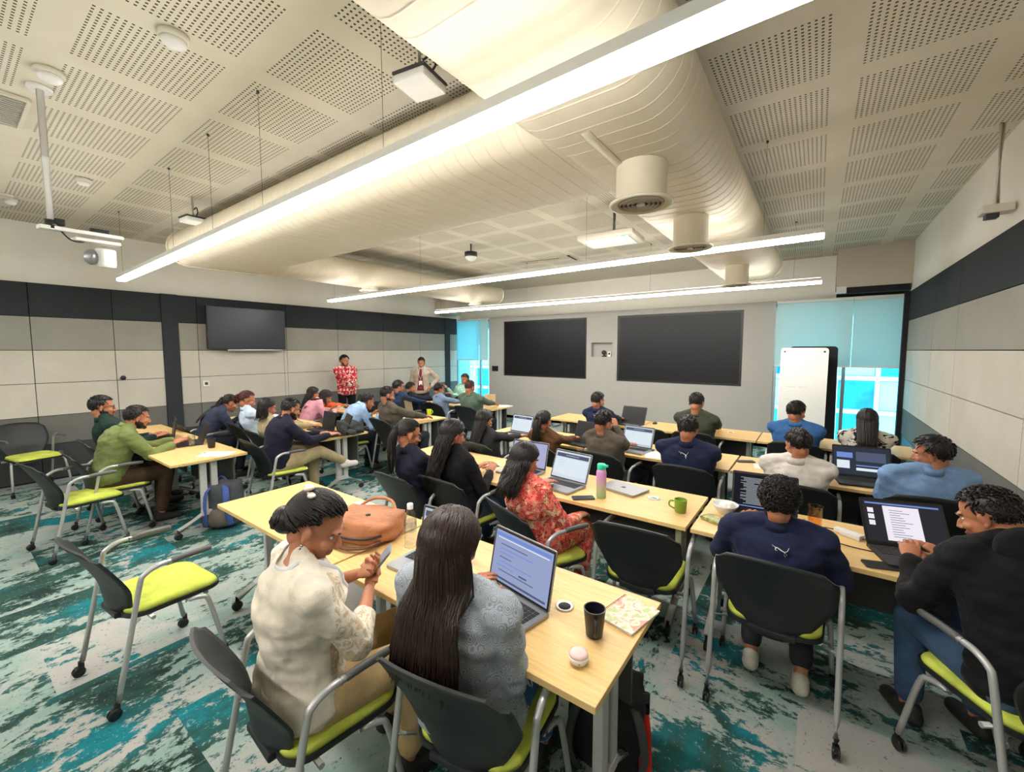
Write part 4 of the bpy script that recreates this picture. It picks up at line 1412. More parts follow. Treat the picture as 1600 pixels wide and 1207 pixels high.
    for u, rx, ry in prof[:4]:
        c = pts[0] + Vector((0, 0, u * 0.2)) if u < 0 else spt(u * 0.7)[0]
        rings.append((c, Xh, ax(angs[0]), rx * w + 0.008, ry * w + 0.008))
    loft(bm, rings)
    for k in 'LR':
        capsule(bm, HP[k], KN[k], 0.094 * w, 0.068 * s); capsule(bm, KN[k], KN[k].lerp(FT[k], 0.85), 0.068, 0.054)
    me = remesh(bm, max(voxel, 0.012), 5)
    link('trousers', me, bottom, t, True)
    for k in 'LR':
        f = FT[k]; bm = bmesh.new()
        dirn = 1.0
        capsule(bm, f + Vector((0, -0.03, -0.035)), f + Vector((0, 0.13, -0.045)), 0.042, 0.036)
        capsule(bm, f + Vector((0, -0.02, 0.0)), f + Vector((0, 0.02, -0.02)), 0.040, 0.040)
        me = remesh(bm, 0.010, 3)
        for v in me.vertices:
            if v.co.z < f.z - 0.075: v.co.z = f.z - 0.075
        link('shoe', me, shoe, t, True)
    info = dict(t=t, T=T, hd=hd, arms=arms, pts=pts, angs=angs, spt=spt, ax=ax, top=o, org=org, yr=yr, SH=SH, s=s)
    PEOPLE[who] = info
    if chair:
        cy = yr * 0.3 if chair_yaw is None else R(chair_yaw)
        off = Matrix.Rotation(cy, 3, 'Z') @ Vector((chair_off[0], chair_off[1], 0))
        place_chair(org.x + off.x, org.y + off.y, math.degrees(cy), 'black chair occupied by the ' + who)
    return info

def drape(info, name, path, r, mat, flat=0.25, lift=0.004):
    """a ribbon laid on the garment: path points in body space are pushed out to the surface"""
    me = info['top'].data
    bv = BVHTree.FromPolygons([v.co for v in me.vertices], [tuple(p.vertices) for p in me.polygons])
    pts = []
    for p in smooth_path(path, 5):
        h = bv.find_nearest(Vector(p))
        pts.append(h[0] + h[1] * lift if h[0] is not None else Vector(p))
    bm = bmesh.new()
    for a, b in zip(pts[:-1], pts[1:]):
        pass
    tube(bm, pts, r, 8, flat=flat)
    return obj(name, bm, mat, info['t'], True)
# colours of the clothes
navy = cloth('navy_fabric', rgb(34, 40, 66))
dnavy = cloth('dark_navy_fabric', rgb(30, 32, 46))
black = cloth('black_fabric', rgb(24, 24, 27))
olive = cloth('olive_fabric', rgb(112, 124, 74))
dgreen = cloth('dark_green_fabric', rgb(30, 50, 46))
khaki = cloth('khaki_fabric', rgb(160, 146, 112))
taupe = cloth('taupe_sweatshirt_fabric', rgb(88, 80, 70))
cream = cloth('cream_embroidered_fabric', rgb(224, 216, 198), pattern='yoke', c2=rgb(176, 140, 76))
creamtan = cloth('tan_trouser_fabric', rgb(196, 168, 122))
paisley = cloth('grey_paisley_fabric', rgb(170, 176, 182), pattern='paisley', c2=rgb(112, 126, 142))
bluepat = cloth('blue_patterned_fabric', rgb(56, 92, 132), pattern='blotch', c2=rgb(180, 196, 208))
floral = cloth('coral_floral_fabric', rgb(226, 120, 104), pattern='floral', c2=rgb(206, 62, 62), c3=rgb(236, 200, 158))
lblue = cloth('light_blue_fabric', rgb(150, 178, 214))
polo = cloth('sky_blue_polo_fabric', rgb(118, 150, 190))
white = cloth('white_shirt_fabric', rgb(214, 208, 200))
tgreen = cloth('army_green_fabric', rgb(62, 66, 54))
dblue = cloth('denim_blue_shirt_fabric', rgb(56, 98, 150))
jeans = cloth('blue_denim', rgb(60, 84, 112))
camo = cloth('black_and_cream_fabric', rgb(206, 200, 186), pattern='blotch', c2=rgb(30, 30, 34))
rust = cloth('brown_fabric', rgb(98, 66, 44))
orange = cloth('orange_fabric', rgb(224, 92, 52))
pinkc = cloth('pink_fabric', rgb(214, 150, 164))
nordic = cloth('red_nordic_fabric', rgb(188, 36, 44), pattern='nordic', c2=rgb(228, 206, 200))
beige = cloth('beige_blazer_fabric', rgb(168, 156, 142))
maroon = cloth('maroon_fabric', rgb(110, 36, 54))
greyblue = cloth('grey_blue_fabric', rgb(120, 138, 160))
gsweat = cloth('grey_green_fabric', rgb(82, 98, 84))
mint = cloth('mint_fabric', rgb(150, 196, 176))
ltgrey = cloth('pale_blue_white_fabric', rgb(192, 208, 224))
dkgrey = cloth('charcoal_fabric', rgb(50, 50, 54))
sneaker = plain('white_sneaker', rgb(206, 202, 192), 0.6)
TH = 0.79    # hands resting on the tables

# ---- nearest row
P1 = person('woman in the cream kurta', 'seated person in a cream embroidered kurta with a hair clip, looking at a phone', (-1.50, 0.815, 1.125), yaw=-14, female=True, scale=0.935, width=1.16,
    hyaw=-30, hpitch=32, hscale=1.05, chair_yaw=-4, style='bun', top=cream, topname='kurta', sleeve=0.72, bottom=creamtan, skin='mid', lh=(-1.545, 1.01, 0.83), rh=(-1.45, 1.00, 0.80), lhand='grip', rhand='grip',
    chair_off=(0.02, 0.0), voxel=0.008, hn=800, loose=1.35, poleL=(-0.9, -0.3, -0.8), poleR=(0.9, -0.35, -0.8), lhrot=(-0.4, 0.2, -0.8), rhrot=(0.5, 0.1, -0.8), bend=1.0, vol=1.08)
P2 = person('woman with very long straight hair', 'seated person with very long dark brown hair in a grey paisley top, seen from behind', (-0.96, 0.98, 1.148), yaw=8, female=True, scale=0.935, width=1.18,
    hpitch=16, style='loose', hairc='brown', hlen=0.36, top=paisley, topname='kurta', sleeve=0.95, bottom=bluepat, voxel=0.008, hn=1500, loose=1.4, vol=1.14,
    lh=(-1.14, 1.22, TH), rh=(-0.93, 1.20, TH), chair_off=(0.05, 0.0), chair_yaw=10, poleR=(0.45, -0.3, -1), poleL=(-0.55, -0.3, -1))
# ---- second row
person('woman with a ponytail and glasses in dark navy', 'seated person in a dark navy top with a wavy black ponytail and glasses', (-2.610, 2.200, 1.130), yaw=-8, female=True,
    hyaw=-14, hpitch=20, style='ponytail', hlen=0.36, top=dnavy, topname='shirt', voxel=0.010, bottom=dkgrey, lh=(-2.66, 2.62, TH), rh=(-2.42, 2.62, TH))
person('woman with long wavy hair in black', 'seated person in a black top with long wavy black hair over the shoulder and glasses', (-2.260, 2.340, 1.145), yaw=-6, female=True,
    hyaw=-14, hpitch=16, style='wavy', hlen=0.34, top=black, topname='shirt', voxel=0.010, bottom=jeans, lh=(-2.30, 2.66, TH), rh=(-2.12, 2.62, TH), hn=420)
P5 = person('woman in the coral floral kurta', 'seated person in a red and coral floral kurta with long dark hair', (-1.470, 2.170, 1.100), yaw=-8, female=True, width=1.0,
    hyaw=-6, hpitch=20, style='wavy', hlen=0.20, top=floral, topname='kurta', voxel=0.009, bottom=floral, lh=(-1.62, 2.60, TH), rh=(-1.24, 2.46, 0.68), hn=480, chair_yaw=-22, chair_off=(0.0, 0.03), loose=1.2)
P6 = person('curly haired man in the navy jacket', 'seated curly haired person in a navy jacket with a white cat mark, right foreground', (-0.12, 2.36, 1.062), yaw=2, width=1.10,
    hyaw=4, hpitch=12, style='curly', skin='mid', top=navy, topname='jacket', voxel=0.009, bottom=dkgrey, shoe=sneaker, hn=900, loose=1.35, vol=1.06, beard=True,
    lh=(-0.32, 2.62, TH), rh=(0.06, 2.62, TH), chair_off=(0, 0.0),
    feet={'L': Vector((-0.10, 0.16, 0.085)), 'R': Vector((0.13, 0.10, 0.085))})
person('man in the black hoodie', 'seated person in a black hoodie and jeans leaning in at the right edge', (0.610, 2.570, 1.090), scale=0.96, yaw=27, width=1.12,
    hyaw=34, hpitch=26, style='crop', top=black, topname='hoodie', voxel=0.009, bottom=jeans, hn=600, loose=1.5, chair_yaw=31,
    lh=(0.40, 2.66, TH), rh=(0.56, 2.78, TH), chair_off=(0, 0.0))
# ---- third row
person('woman with loose dark hair in grey', 'seated person with long loose dark hair in dark grey typing on a white screened laptop', (-2.840, 3.420, 1.050), yaw=-10, female=True,
    hpitch=14, style='loose', hlen=0.36, hn=420, top=dkgrey, topname='sweater', lh=(-2.86, 3.92, TH), rh=(-2.66, 4.02, TH), voxel=0.012)
person('woman in brown with a low ponytail', 'seated person in a brown top with a low black ponytail', (-2.250, 3.660, 1.060), yaw=0, female=True,
    hpitch=14, style='ponytail', hlen=0.30, top=rust, topname='sweater', voxel=0.012)
person('man in the taupe sweatshirt', 'seated person in a taupe sweatshirt holding one hand to the face', (-1.640, 3.770, 1.100), yaw=-12, width=1.08,
    hyaw=-12, hpitch=16, hroll=6, style='short', top=taupe, topname='sweater', voxel=0.011, rh=(-1.62, 4.04, 1.00), poleR=(0.5, 0.2, -1), rhand='fist', lh=(-1.60, 4.10, TH), loose=1.2)
P11 = person('man in the navy jacket in the third row', 'seated person in a navy jacket with a small white mark below the collar, third row', (-0.870, 3.760, 1.120), yaw=0, width=1.16,
    hpitch=20, style='side', top=navy, topname='jacket', voxel=0.011, loose=1.3)
person('man in the white shirt', 'seated person in a white shirt with short black hair, looking left', (-0.090, 3.720, 1.100), yaw=-4, width=1.08,
    hyaw=36, hpitch=14, style='short', top=white, topname='shirt', voxel=0.011, loose=1.2)
person('man in the sky blue polo shirt', 'seated person in a sky blue polo shirt resting on an elbow, turned left', (0.650, 3.920, 1.100), yaw=16, width=1.22,
    hyaw=58, hpitch=12, hroll=-8, style='side', top=polo, topname='polo_shirt', sleeve=0.36, voxel=0.011, lh=(0.52, 4.13, TH), rh=(0.76, 4.25, TH), bend=1.0, loose=1.2, vol=1.08)
# ---- front row
P15 = person('man in navy in the front row', 'seated person in a navy top beside a dark laptop, front row', (-2.350, 5.200, 1.120), yaw=0, width=0.95, hpitch=14, style='short', top=navy, topname='shirt', voxel=0.013, hyaw=-20)
person('man in the army green t-shirt', 'seated person in an army green t-shirt with bare forearms, front row', (-1.140, 5.310, 1.170), yaw=-3, width=1.12, hpitch=20, style='crop', top=tgreen, topname='t_shirt', sleeve=0.36, voxel=0.013, skin='mid')
person('man in the blue shirt', 'seated person in a bright blue shirt in front of the whiteboard', (-0.155, 5.340, 1.140), yaw=-6, width=1.15, hyaw=-24, hpitch=14, style='side', top=dblue, topname='shirt', voxel=0.013)
person('woman in the black and cream patterned top', 'seated person with dark hair in a black and cream patterned top, near the right window', (0.420, 5.330, 1.110), yaw=0, female=True, width=1.1, hpitch=14, style='loose', hlen=0.26, hn=420, top=camo, topname='shirt', voxel=0.012, loose=1.4)
# ---- left, first table
person('man in the dark green shirt', 'bearded seated person in a dark green shirt with glasses at the left table', (-6.220, 1.050, 1.195), yaw=-6, hyaw=-4, hpitch=8, style='side', beard=True, top=dgreen, topname='shirt', voxel=0.011, sleeve=0.95, width=1.1,
    lh=(-6.3, 1.46, TH), rh=(-6.12, 1.46, TH))
person('man in the olive shirt', 'bearded seated person in an olive green shirt typing at the left table', (-5.600, 1.200, 1.100), scale=0.96, yaw=-4, hpitch=14, style='side', beard=True, top=olive, topname='shirt', voxel=0.010, bottom=cloth('brown_trousers', rgb(74, 56, 44)), width=1.12, loose=1.3,
    lh=(-5.70, 1.50, TH), rh=(-5.48, 1.44, TH))
# ---- left, second table
person('woman in dark blue with a white hair clip', 'seated person in a dark blue top with a white hair clip beside the fabric wall', (-6.640, 2.420, 1.045), scale=0.96, yaw=-4, female=True, hpitch=24, style='ponytail', hlen=0.3, top=cloth('slate_blue', rgb(54, 60, 80)), topname='shirt', voxel=0.013)
person('woman in pale blue with reddish hair', 'seated person in a pale blue top with reddish hair and a black strap', (-6.160, 2.450, 1.135), yaw=-10, female=True, hpitch=24, hyaw=-10, style='ponytail', hlen=0.12, hairc='red', top=ltgrey, topname='shirt', voxel=0.012)
person('woman in khaki with a black bob', 'seated person in a khaki top with a black bob haircut', (-5.360, 2.350, 1.105), yaw=-4, female=True, width=1.08, hpitch=18, style='bob', hlen=0.13, hn=420, top=khaki, topname='shirt', voxel=0.012, bottom=khaki)
P23 = person('man in the navy sweater and khaki trousers', 'bearded seated person with glasses in a navy sweater and khaki trousers, legs crossed', (-4.800, 2.360, 1.120), scale=0.96, yaw=-6, hpitch=20, style='crop', beard=True, skin='mid', top=dnavy, topname='sweater', voxel=0.011, bottom=khaki, shoe=sneaker, width=1.05,
    knees={'L': Vector((-0.05, 0.43, 0.53)), 'R': Vector((0.12, 0.44, 0.60))}, feet={'L': Vector((-0.02, 0.42, 0.085)), 'R': Vector((0.10, 0.75, 0.42))},
    lh=(-4.78, 2.66, TH), rh=(-4.58, 2.66, TH))
# ---- left, third table
person('woman in orange', 'seated person in an orange top with long dark hair', (-6.920, 3.780, 1.060), yaw=-6, female=True, hpitch=16, style='wavy', hlen=0.28, hn=300, top=orange, topname='shirt', voxel=0.013)
person('woman in pink bending forward', 'seated person in pink and black bending forward over the table', (-6.460, 3.740, 1.020), scale=0.96, yaw=-12, female=True, hpitch=30, style='bob', hlen=0.14, hn=300, top=pinkc, topname='shirt', voxel=0.013)
person('boyish person in light blue', 'seated person in a light blue shirt with short black hair, bending beside the taupe sweater', (-5.400, 3.780, 1.025), scale=0.96, yaw=-10, hpitch=22, style='short', top=lblue, topname='shirt', voxel=0.012, width=0.95)
person('man in the brown grey sweater', 'bearded seated person in a brown grey sweater at the third left table', (-4.900, 3.760, 1.175), scale=0.96, yaw=-14, hyaw=-8, hpitch=16, style='crop', beard=True, top=taupe, topname='sweater', voxel=0.011, width=1.12, loose=1.3)
# ---- left, farthest table
person('man in dark blue at the farthest left table', 'seated person in a dark blue shirt with tall black hair at the farthest left table', (-6.100, 4.920, 1.130), yaw=-8, hyaw=-10, hpitch=12, style='short', top=cloth('blue_shirt_dark', rgb(36, 54, 84)), topname='shirt', voxel=0.014, vol=1.05)
person('man in black reaching forward', 'seated person in a black top stretching an arm forward at the farthest left table', (-6.45, 5.50, 1.05), yaw=-30, hpitch=14, style='short', top=dnavy, topname='shirt', voxel=0.014, rh=(-6.0, 5.86, 0.80), chair=False)
person('man in grey blue', 'seated person in a grey blue shirt at the farthest left table', (-5.620, 5.460, 1.070), yaw=-16, hpitch=16, style='short', top=greyblue, topname='shirt', voxel=0.013)
person('person in grey green with a reddish head', 'seated person with short reddish grey hair in a grey green sweater, back turned', (-4.840, 5.440, 1.155), yaw=0, hpitch=14, style='crop', hairc='red', top=gsweat, topname='sweater', voxel=0.013, width=1.2)
person('person in mint green facing the room', 'seated person in mint green facing the camera by the left window', (-6.240, 6.840, 1.160), yaw=190, hpitch=16, style='short', beard=False, top=mint, topname='shirt', voxel=0.014, lh=(-6.38, 6.62, 0.82), rh=(-6.66, 6.74, 0.92), rhand='fist')
# ---- standing
PR = person('man in the red nordic sweater', 'standing bearded person in a red and white patterned sweater with a lanyard, arms folded', (-8.02, 5.08, 1.60), yaw=-108, hyaw=24, hpitch=10, sitting=False, style='short', beard=True, top=nordic, topname='sweater', bottom=black,
    voxel=0.012, lh=(0.06, 0.27, 1.15, 0), rh=(-0.05, 0.32, 1.12, 0), lhand='fist', rhand='fist', poleL=(-0.8, 0.3, -1), poleR=(0.8, 0.3, -1), chair=False, scale=0.98, loose=1.6, vol=1.06)
PB = person('man in the beige blazer', 'standing bearded person in a beige blazer over a maroon shirt with a white lanyard', (-7.25, 6.50, 1.52), yaw=-140, hyaw=0, hpitch=22, sitting=False, style='crop', beard=True, top=beige, topname='blazer', bottom=dkgrey,
    voxel=0.012, chair=False, scale=0.94, loose=1.4, bend=0.6, lh=(-0.23, 0.06, 0.98, 0), poleL=(-1, -0.4, 0))
# ================================================================ worn details
def glasses(who):
    i = PEOPLE[who]; T = i['T']; bm = bmesh.new()
    for sg in (-1, 1):
        pts = [T @ Vector((sg * 0.032 + 0.021 * math.cos(2 * math.pi * k / 14), 0.097 - 0.010 * abs(math.cos(2 * math.pi * k / 14)) * (1 if sg * math.cos(2 * math.pi * k / 14) > 0 else 0.2), -0.004 + 0.016 * math.sin(2 * math.pi * k / 14))) for k in range(15)]
        tube(bm, pts, 0.0018, 6)
        tube(bm, [T @ Vector(p) for p in ((sg * 0.053, 0.088, 0.0), (sg * 0.076, 0.06, 0.004), (sg * 0.083, 0.0, 0.002), (sg * 0.080, -0.014, -0.014))], 0.0018, 6)
    tube(bm, [T @ Vector((-0.011, 0.099, 0.0)), T @ Vector((0.011, 0.099, 0.0))], 0.0018, 6)
    obj('glasses', bm, M['dark'], i['t'])
for w_ in ('woman with a ponytail and glasses in dark navy', 'woman with long wavy hair in black', 'man in the dark green shirt', 'man in the navy sweater and khaki trousers'):
    glasses(w_)

def back_emblem(who, u, size, xoff=0.0):
    """white leaping-cat silhouette laid on the back of the jacket"""
    i = PEOPLE[who]
    me = i['top'].data
    bv = BVHTree.FromPolygons([v.co for v in me.vertices], [tuple(p.vertices) for p in me.polygons])
    c, a = i['spt'](u)
    strokes = [  # body, tail, forelegs, hind legs, head of the leaping cat
        ([(-0.50, 0.20), (-0.25, 0.16), (0.0, 0.05), (0.25, -0.06)], [0.05, 0.09, 0.10, 0.10]),
        ([(0.25, -0.06), (0.45, 0.05), (0.55, 0.30)], [0.08, 0.045, 0.03]),
        ([(-0.50, 0.20), (-0.68, 0.30), (-0.62, 0.16)], [0.06, 0.05, 0.03]),
        ([(-0.38, 0.16), (-0.42, 0.02), (-0.28, -0.02)], [0.05, 0.035, 0.025]),
        ([(0.25, -0.06), (0.22, -0.28), (0.34, -0.52)], [0.09, 0.05, 0.03]),
        ([(0.25, -0.06), (0.40, -0.22), (0.36, -0.36)], [0.08, 0.045, 0.03])]
    bm = bmesh.new()
    ax_ = i['ax'](a); up = Vector((0, math.sin(a), math.cos(a)))
    for pts, rs in strokes:
        q = []
        for x, y in pts:
            p = c + Vector((xoff + x * size, 0, 0)) + up * (y * size)
            h = bv.ray_cast(p - ax_ * 0.4, ax_, 0.8)
            q.append(h[0] + h[1] * 0.002 if h[0] is not None else p - ax_ * 0.12)
        tube(bm, q, [r * size for r in rs], 8, flat=0.25)
    for x_ in ():
        pass
    obj('emblem', bm, plain('white_print', rgb(235, 235, 232), 0.6), i['t'])
back_emblem('curly haired man in the navy jacket', 3.25, 0.055, 0.02)
back_emblem('man in the navy jacket in the third row', 3.45, 0.06)
back_emblem('man in navy in the front row', 3.4, 0.045)

# hair clip, earring and lanyard of the woman in cream
i = P1; T = i['T']
bm = bmesh.new()
q = Matrix.Translation((0.02, -0.080, 0.097)) @ Euler((R(-42), 0, R(20))).to_matrix().to_4x4()
for k in range(5):
    a = k * 2 * math.pi / 5
    ell(bm, T @ q @ Vector((0.024 * math.cos(a), 0.024 * math.sin(a), 0.006)), (0.022, 0.015, 0.010), (0, 0, a), sub=2)
box(bm, T @ q @ Vector((0, 0, 0.0)), (0.07, 0.02, 0.012), bevel=0.004)
obj('hair_clip', bm, plain('pearl_white_clip', rgb(232, 214, 200), 0.3), i['t'], True)
for sg in (-1, 1):
    bm = bmesh.new(); ell(bm, T @ Vector((sg * 0.084, -0.003, -0.050)), (0.005, 0.005, 0.007), sub=2); ell(bm, T @ Vector((sg * 0.084, -0.003, -0.062)), (0.004, 0.004, 0.005), sub=2)
    obj('earring', bm, M['chrome'], i['t'], True)
def lanyard(i, badge=True, col=None):
    c, a = i['spt'](3.75); ax_ = i['ax'](a); up = Vector((0, math.sin(a), math.cos(a)))
    col = col or plain('white_lanyard', rgb(222, 222, 224), 0.6)
    path = []
    for k in range(9):
        an = math.pi * (k / 8)
        path.append(c + Vector((1, 0, 0)) * math.cos(an) * 0.075 - ax_ * math.sin(an) * 0.082 + up * 0.02)
    c2, a2 = i['spt'](2.9); f2 = i['ax'](a2)
    path = [c2 + f2 * 0.16 + Vector((0.055, 0, 0))] + path + [c2 + f2 * 0.16 + Vector((-0.055, 0, 0))]
    c3, a3 = i['spt'](1.6); f3 = i['ax'](a3)
    path = [c3 + f3 * 0.15] + path + [c3 + f3 * 0.15]
    drape(i, 'lanyard', path, 0.0085, col)
    if badge:
        me = i['top'].data
        bv = BVHTree.FromPolygons([v.co for v in me.vertices], [tuple(p.vertices) for p in me.polygons])
        h = bv.ray_cast(c3 + f3 * 0.5, -f3, 1.0)
        p = (h[0] if h[0] is not None else c3 + f3 * 0.15) + f3 * 0.008 - Vector((0, 0, 0.06))
        bm = bmesh.new(); box(bm, p, (0.075, 0.004, 0.105), bevel=0.001)
        obj('badge', bm, M['white'], i['t'])
lanyard(P1, False); lanyard(PR); lanyard(PB)

# folded forearms need the hands across the chest: the standing man in red holds his own arm
def shirt_front(i, mat):
    """the maroon shirt showing between the blazer's open fronts"""
    me = i['top'].data
    bv = BVHTree.FromPolygons([v.co for v in me.vertices], [tuple(p.vertices) for p in me.polygons])
    bm = bmesh.new(); rows = []
    for k in range(13):
        u = 3.6 - k * 0.30
        c, a = i['spt'](max(0.0, u)); f = i['ax'](a)
        w = 0.016 + 0.0052 * k
        row = []
        for s in (-1, -0.5, 0, 0.5, 1):
            h = bv.ray_cast(c + f * 0.6 + Vector((s * w, 0, 0)), -f, 1.0)
            p = h[0] if h[0] is not None else c + f * 0.13
            row.append(bm.verts.new(p + f * 0.005))
        rows.append(row)
    for a_, b_ in zip(rows[:-1], rows[1:]):
        for s in range(4): bm.faces.new((a_[s], b_[s], b_[s + 1], a_[s + 1]))
    bmesh.ops.recalc_face_normals(bm, faces=bm.faces[:])
    ext = bmesh.ops.extrude_face_region(bm, geom=bm.faces[:])
    for v in [g for g in ext['geom'] if isinstance(g, bmesh.types.BMVert)]: v.co.y -= 0.006
    obj('under_shirt', bm, mat, i['t'], True)
shirt_front(PB, maroon)

# black bag strap of the woman in pale blue
i = PEOPLE['woman in pale blue with reddish hair']
c, a = i['spt'](3.6); c2, a2 = i['spt'](1.0)
drape(i, 'strap', [c + Vector((-0.10, 0.02, 0.02)), c + Vector((-0.08, -0.12, -0.03)), c2 + Vector((0.02, -0.2, 0.15)), c2 + Vector((0.12, -0.2, -0.02))], 0.014, M['dark'])
# white clip of her neighbour, white hair ties
for w_, off, nm in (('woman in dark blue with a white hair clip', (0.0, -0.105, 0.05), 'hair_clip'), ('woman in brown with a low ponytail', (0.0, -0.115, -0.03), 'hair_tie')):
    i = PEOPLE[w_]; bm = bmesh.new(); ell(bm, i['T'] @ Vector(off), (0.03, 0.012, 0.014), sub=2); obj(nm, bm, M['white'], i['t'], True)
# hood of the black hoodie
i = PEOPLE['man in the black hoodie']
c, a = i['spt'](3.75); ax_ = i['ax'](a)
bm = bmesh.new(); ell(bm, c - ax_ * 0.075 + Vector((0, 0, 0.0)), (0.115, 0.055, 0.085), (-a * 0.8, 0, 0)); obj('hood', bm, black, i['top'], True)

# ================================================================ things on the tables
def scribble_screen(bm, w, h, kind, seed, y=0.0):
    """interface blocks on a screen: mi 1 background, 2 dark marks, 3 accent, 4 white"""
    rnd = random.Random(seed)
    def r(x0, z0, x1, z1, mi, d=0.0006):
        box(bm, ((x0 + x1) / 2 * w, y - 0.0022 - d, (z0 + z1) / 2 * h), (abs(x1 - x0) * w, 0.0008, abs(z1 - z0) * h), mi)
    if kind == 'doc':
        r(-0.25, 0.03, 0.22, 0.90, 4)
        for k in range(12): r(-0.17, 0.80 - k * 0.06, -0.17 + rnd.uniform(0.12, 0.30), 0.788 - k * 0.06, 2, 0.0012)
        for k in range(3): r(-0.46, 0.70 - k * 0.16, -0.38, 0.82 - k * 0.16, 4)
        r(-0.48, 0.93, 0.48, 0.97, 3)
    elif kind == 'code':
        for k in range(24):
            x = -0.40 + rnd.choice((0, 0.05, 0.10))
            r(x, 0.91 - k * 0.034, x + rnd.uniform(0.15, 0.6), 0.90 - k * 0.034 - 0.008, 4)
        r(-0.48, 0.03, 0.48, 0.06, 3)
    elif kind == 'web':
        r(-0.49, 0.90, 0.49, 0.97, 3); r(-0.46, 0.86, 0.46, 0.88, 4)
        for k in range(7):
            x = -0.42 + rnd.uniform(0, 0.05)
            r(x, 0.76 - k * 0.09, x + rnd.uniform(0.2, 0.75), 0.75 - k * 0.09 - 0.006, 2 if k % 3 == 0 else 3)
        r(0.0, 0.26, 0.14, 0.29, 2); r(-0.48, 0.03, 0.48, 0.07, 2)
    elif kind == 'page':
        r(-0.48, 0.80, 0.48, 0.95, 2); r(-0.20, 0.87, 0.2, 0.89, 4)
        r(-0.48, 0.10, 0.48, 0.76, 4)
        for k in range(4): r(-0.40, 0.66 - k * 0.09, -0.40 + rnd.uniform(0.1, 0.3), 0.655 - k * 0.09, 3, 0.0012)
    elif kind == 'photo':
        r(-0.46, 0.6, -0.16, 0.8, 3); r(-0.1, 0.5, 0.44, 0.85, 2); r(-0.46, 0.2, -0.22, 0.5, 4); r(-0.1, 0.15, 0.3, 0.25, 4); r(-0.1, 0.32, 0.44, 0.36, 3)

def laptop(x, y, yaw, label, angle=108, w=0.33, d=0.23, body='silver', scr='page', glow=1.0, z=TZ):
    t = thing('laptop', label, 'laptop', (x, y, z), R(yaw), 'open laptops on the tables')
    bmat = M[body]
    bm = bmesh.new(); slab(bm, rounded_rect(w, d, 0.012, 3), 0.002, 0.017); base = obj('laptop_base', bm, bmat, t)
    bm = bmesh.new()
    kw = w * 0.88 / 14
    for j in range(5):
        for k in range(14):
            if j == 4 and 4 <= k <= 8: continue
            box(bm, (-w * 0.44 + kw * (k + 0.5), d * 0.33 - j * 0.019, 0.0180), (kw * 0.84, 0.0155, 0.002))
    box(bm, (-w * 0.44 + kw * 6.5, d * 0.33 - 4 * 0.019, 0.0180), (kw * 4.8, 0.0155, 0.002))
    obj('keyboard', bm, M['key'], base)
    bm = bmesh.new(); box(bm, (0, -d * 0.30, 0.0172), (w * 0.32, d * 0.26, 0.001)); obj('touchpad', bm, plain('touchpad_grey', rgb(130, 132, 136), 0.3) if body == 'silver' else M['dark2'], base)
    # the lid, hinged at the back edge
    hinge = Matrix.Translation((0, d / 2 - 0.004, 0.017)) @ Matrix.Rotation(R(-(angle - 90)), 4, 'X')
    h = d * 0.97
    b2 = bmesh.new(); slab(b2, [(px, py + h / 2) for px, py in rounded_rect(w, h, 0.010, 3)], 0, 0.007)
    m_ = hinge @ Matrix.Rotation(R(90), 4, 'X')
    bm = bmesh.new(); merge(bm, b2, m_, 0)
    lid = obj('laptop_lid', bm, bmat if body == 'silver' else M['dark'], t)
    cols = {'page': ((0.82, 0.9, 1.0), 0.75), 'web': ((0.52, 0.60, 0.95), 0.55), 'doc': ((0.10, 0.10, 0.12), 0.5), 'code': ((0.012, 0.012, 0.018), 1.0),
            'photo': ((0.05, 0.06, 0.09), 0.6), 'off': None, 'mauve': ((0.62, 0.62, 0.92), 0.62)}[scr]
    b2 = bmesh.new()
    box(b2, (0, -0.0004 - 0.007, h / 2), (w - 0.006, 0.0014, h - 0.008), 0)
    b3 = bmesh.new(); merge(b3, b2, hinge, None)
    obj('screen_bezel', b3, M['dark'], lid)
    b2 = bmesh.new()
    box(b2, (0, -0.0086, h / 2), (w - 0.022, 0.0014, h - 0.028), 1)
    mats = [M['dark']]
    if cols is None:
        mats += [M['screen_off']]
    else:
        c = cols[0]; g = cols[1] * glow
        mats += [emit('screen_' + scr, (c[0], c[1], c[2], 1), g), emit('screen_mark_dark', (0.10, 0.12, 0.2, 1), 0.8), emit('screen_accent', (0.22, 0.36, 0.85, 1), 0.7), emit('screen_white', (0.93, 0.88, 0.97, 1) if scr == 'doc' else (0.80, 0.88, 0.95, 1), 0.85 if scr != 'code' else 0.35)]
        b4 = bmesh.new(); scribble_screen(b4, w - 0.03, h - 0.035, {'mauve': 'page2'}.get(scr, scr), int(abs(x * 97) + y * 31), -0.0072)
        merge(b2, b4, Matrix.Translation((0, 0, 0.018)), None)
    b3 = bmesh.new(); merge(b3, b2, hinge, None)
    obj('screen', b3, mats, lid)
    bm = bmesh.new(); tube(bm, [(-w * 0.36, d / 2 - 0.004, 0.016), (w * 0.36, d / 2 - 0.004, 0.016)], 0.005, 8); obj('hinge', bm, M['dark'], t)
    if scr == 'off':
        b2 = bmesh.new(); box(b2, (0, 0.002, h * 0.52), (0.045, 0.002, 0.012), bevel=0.0004); b3 = bmesh.new(); merge(b3, b2, hinge, 0); obj('lid_mark', b3, M['silver'], lid)
    return t

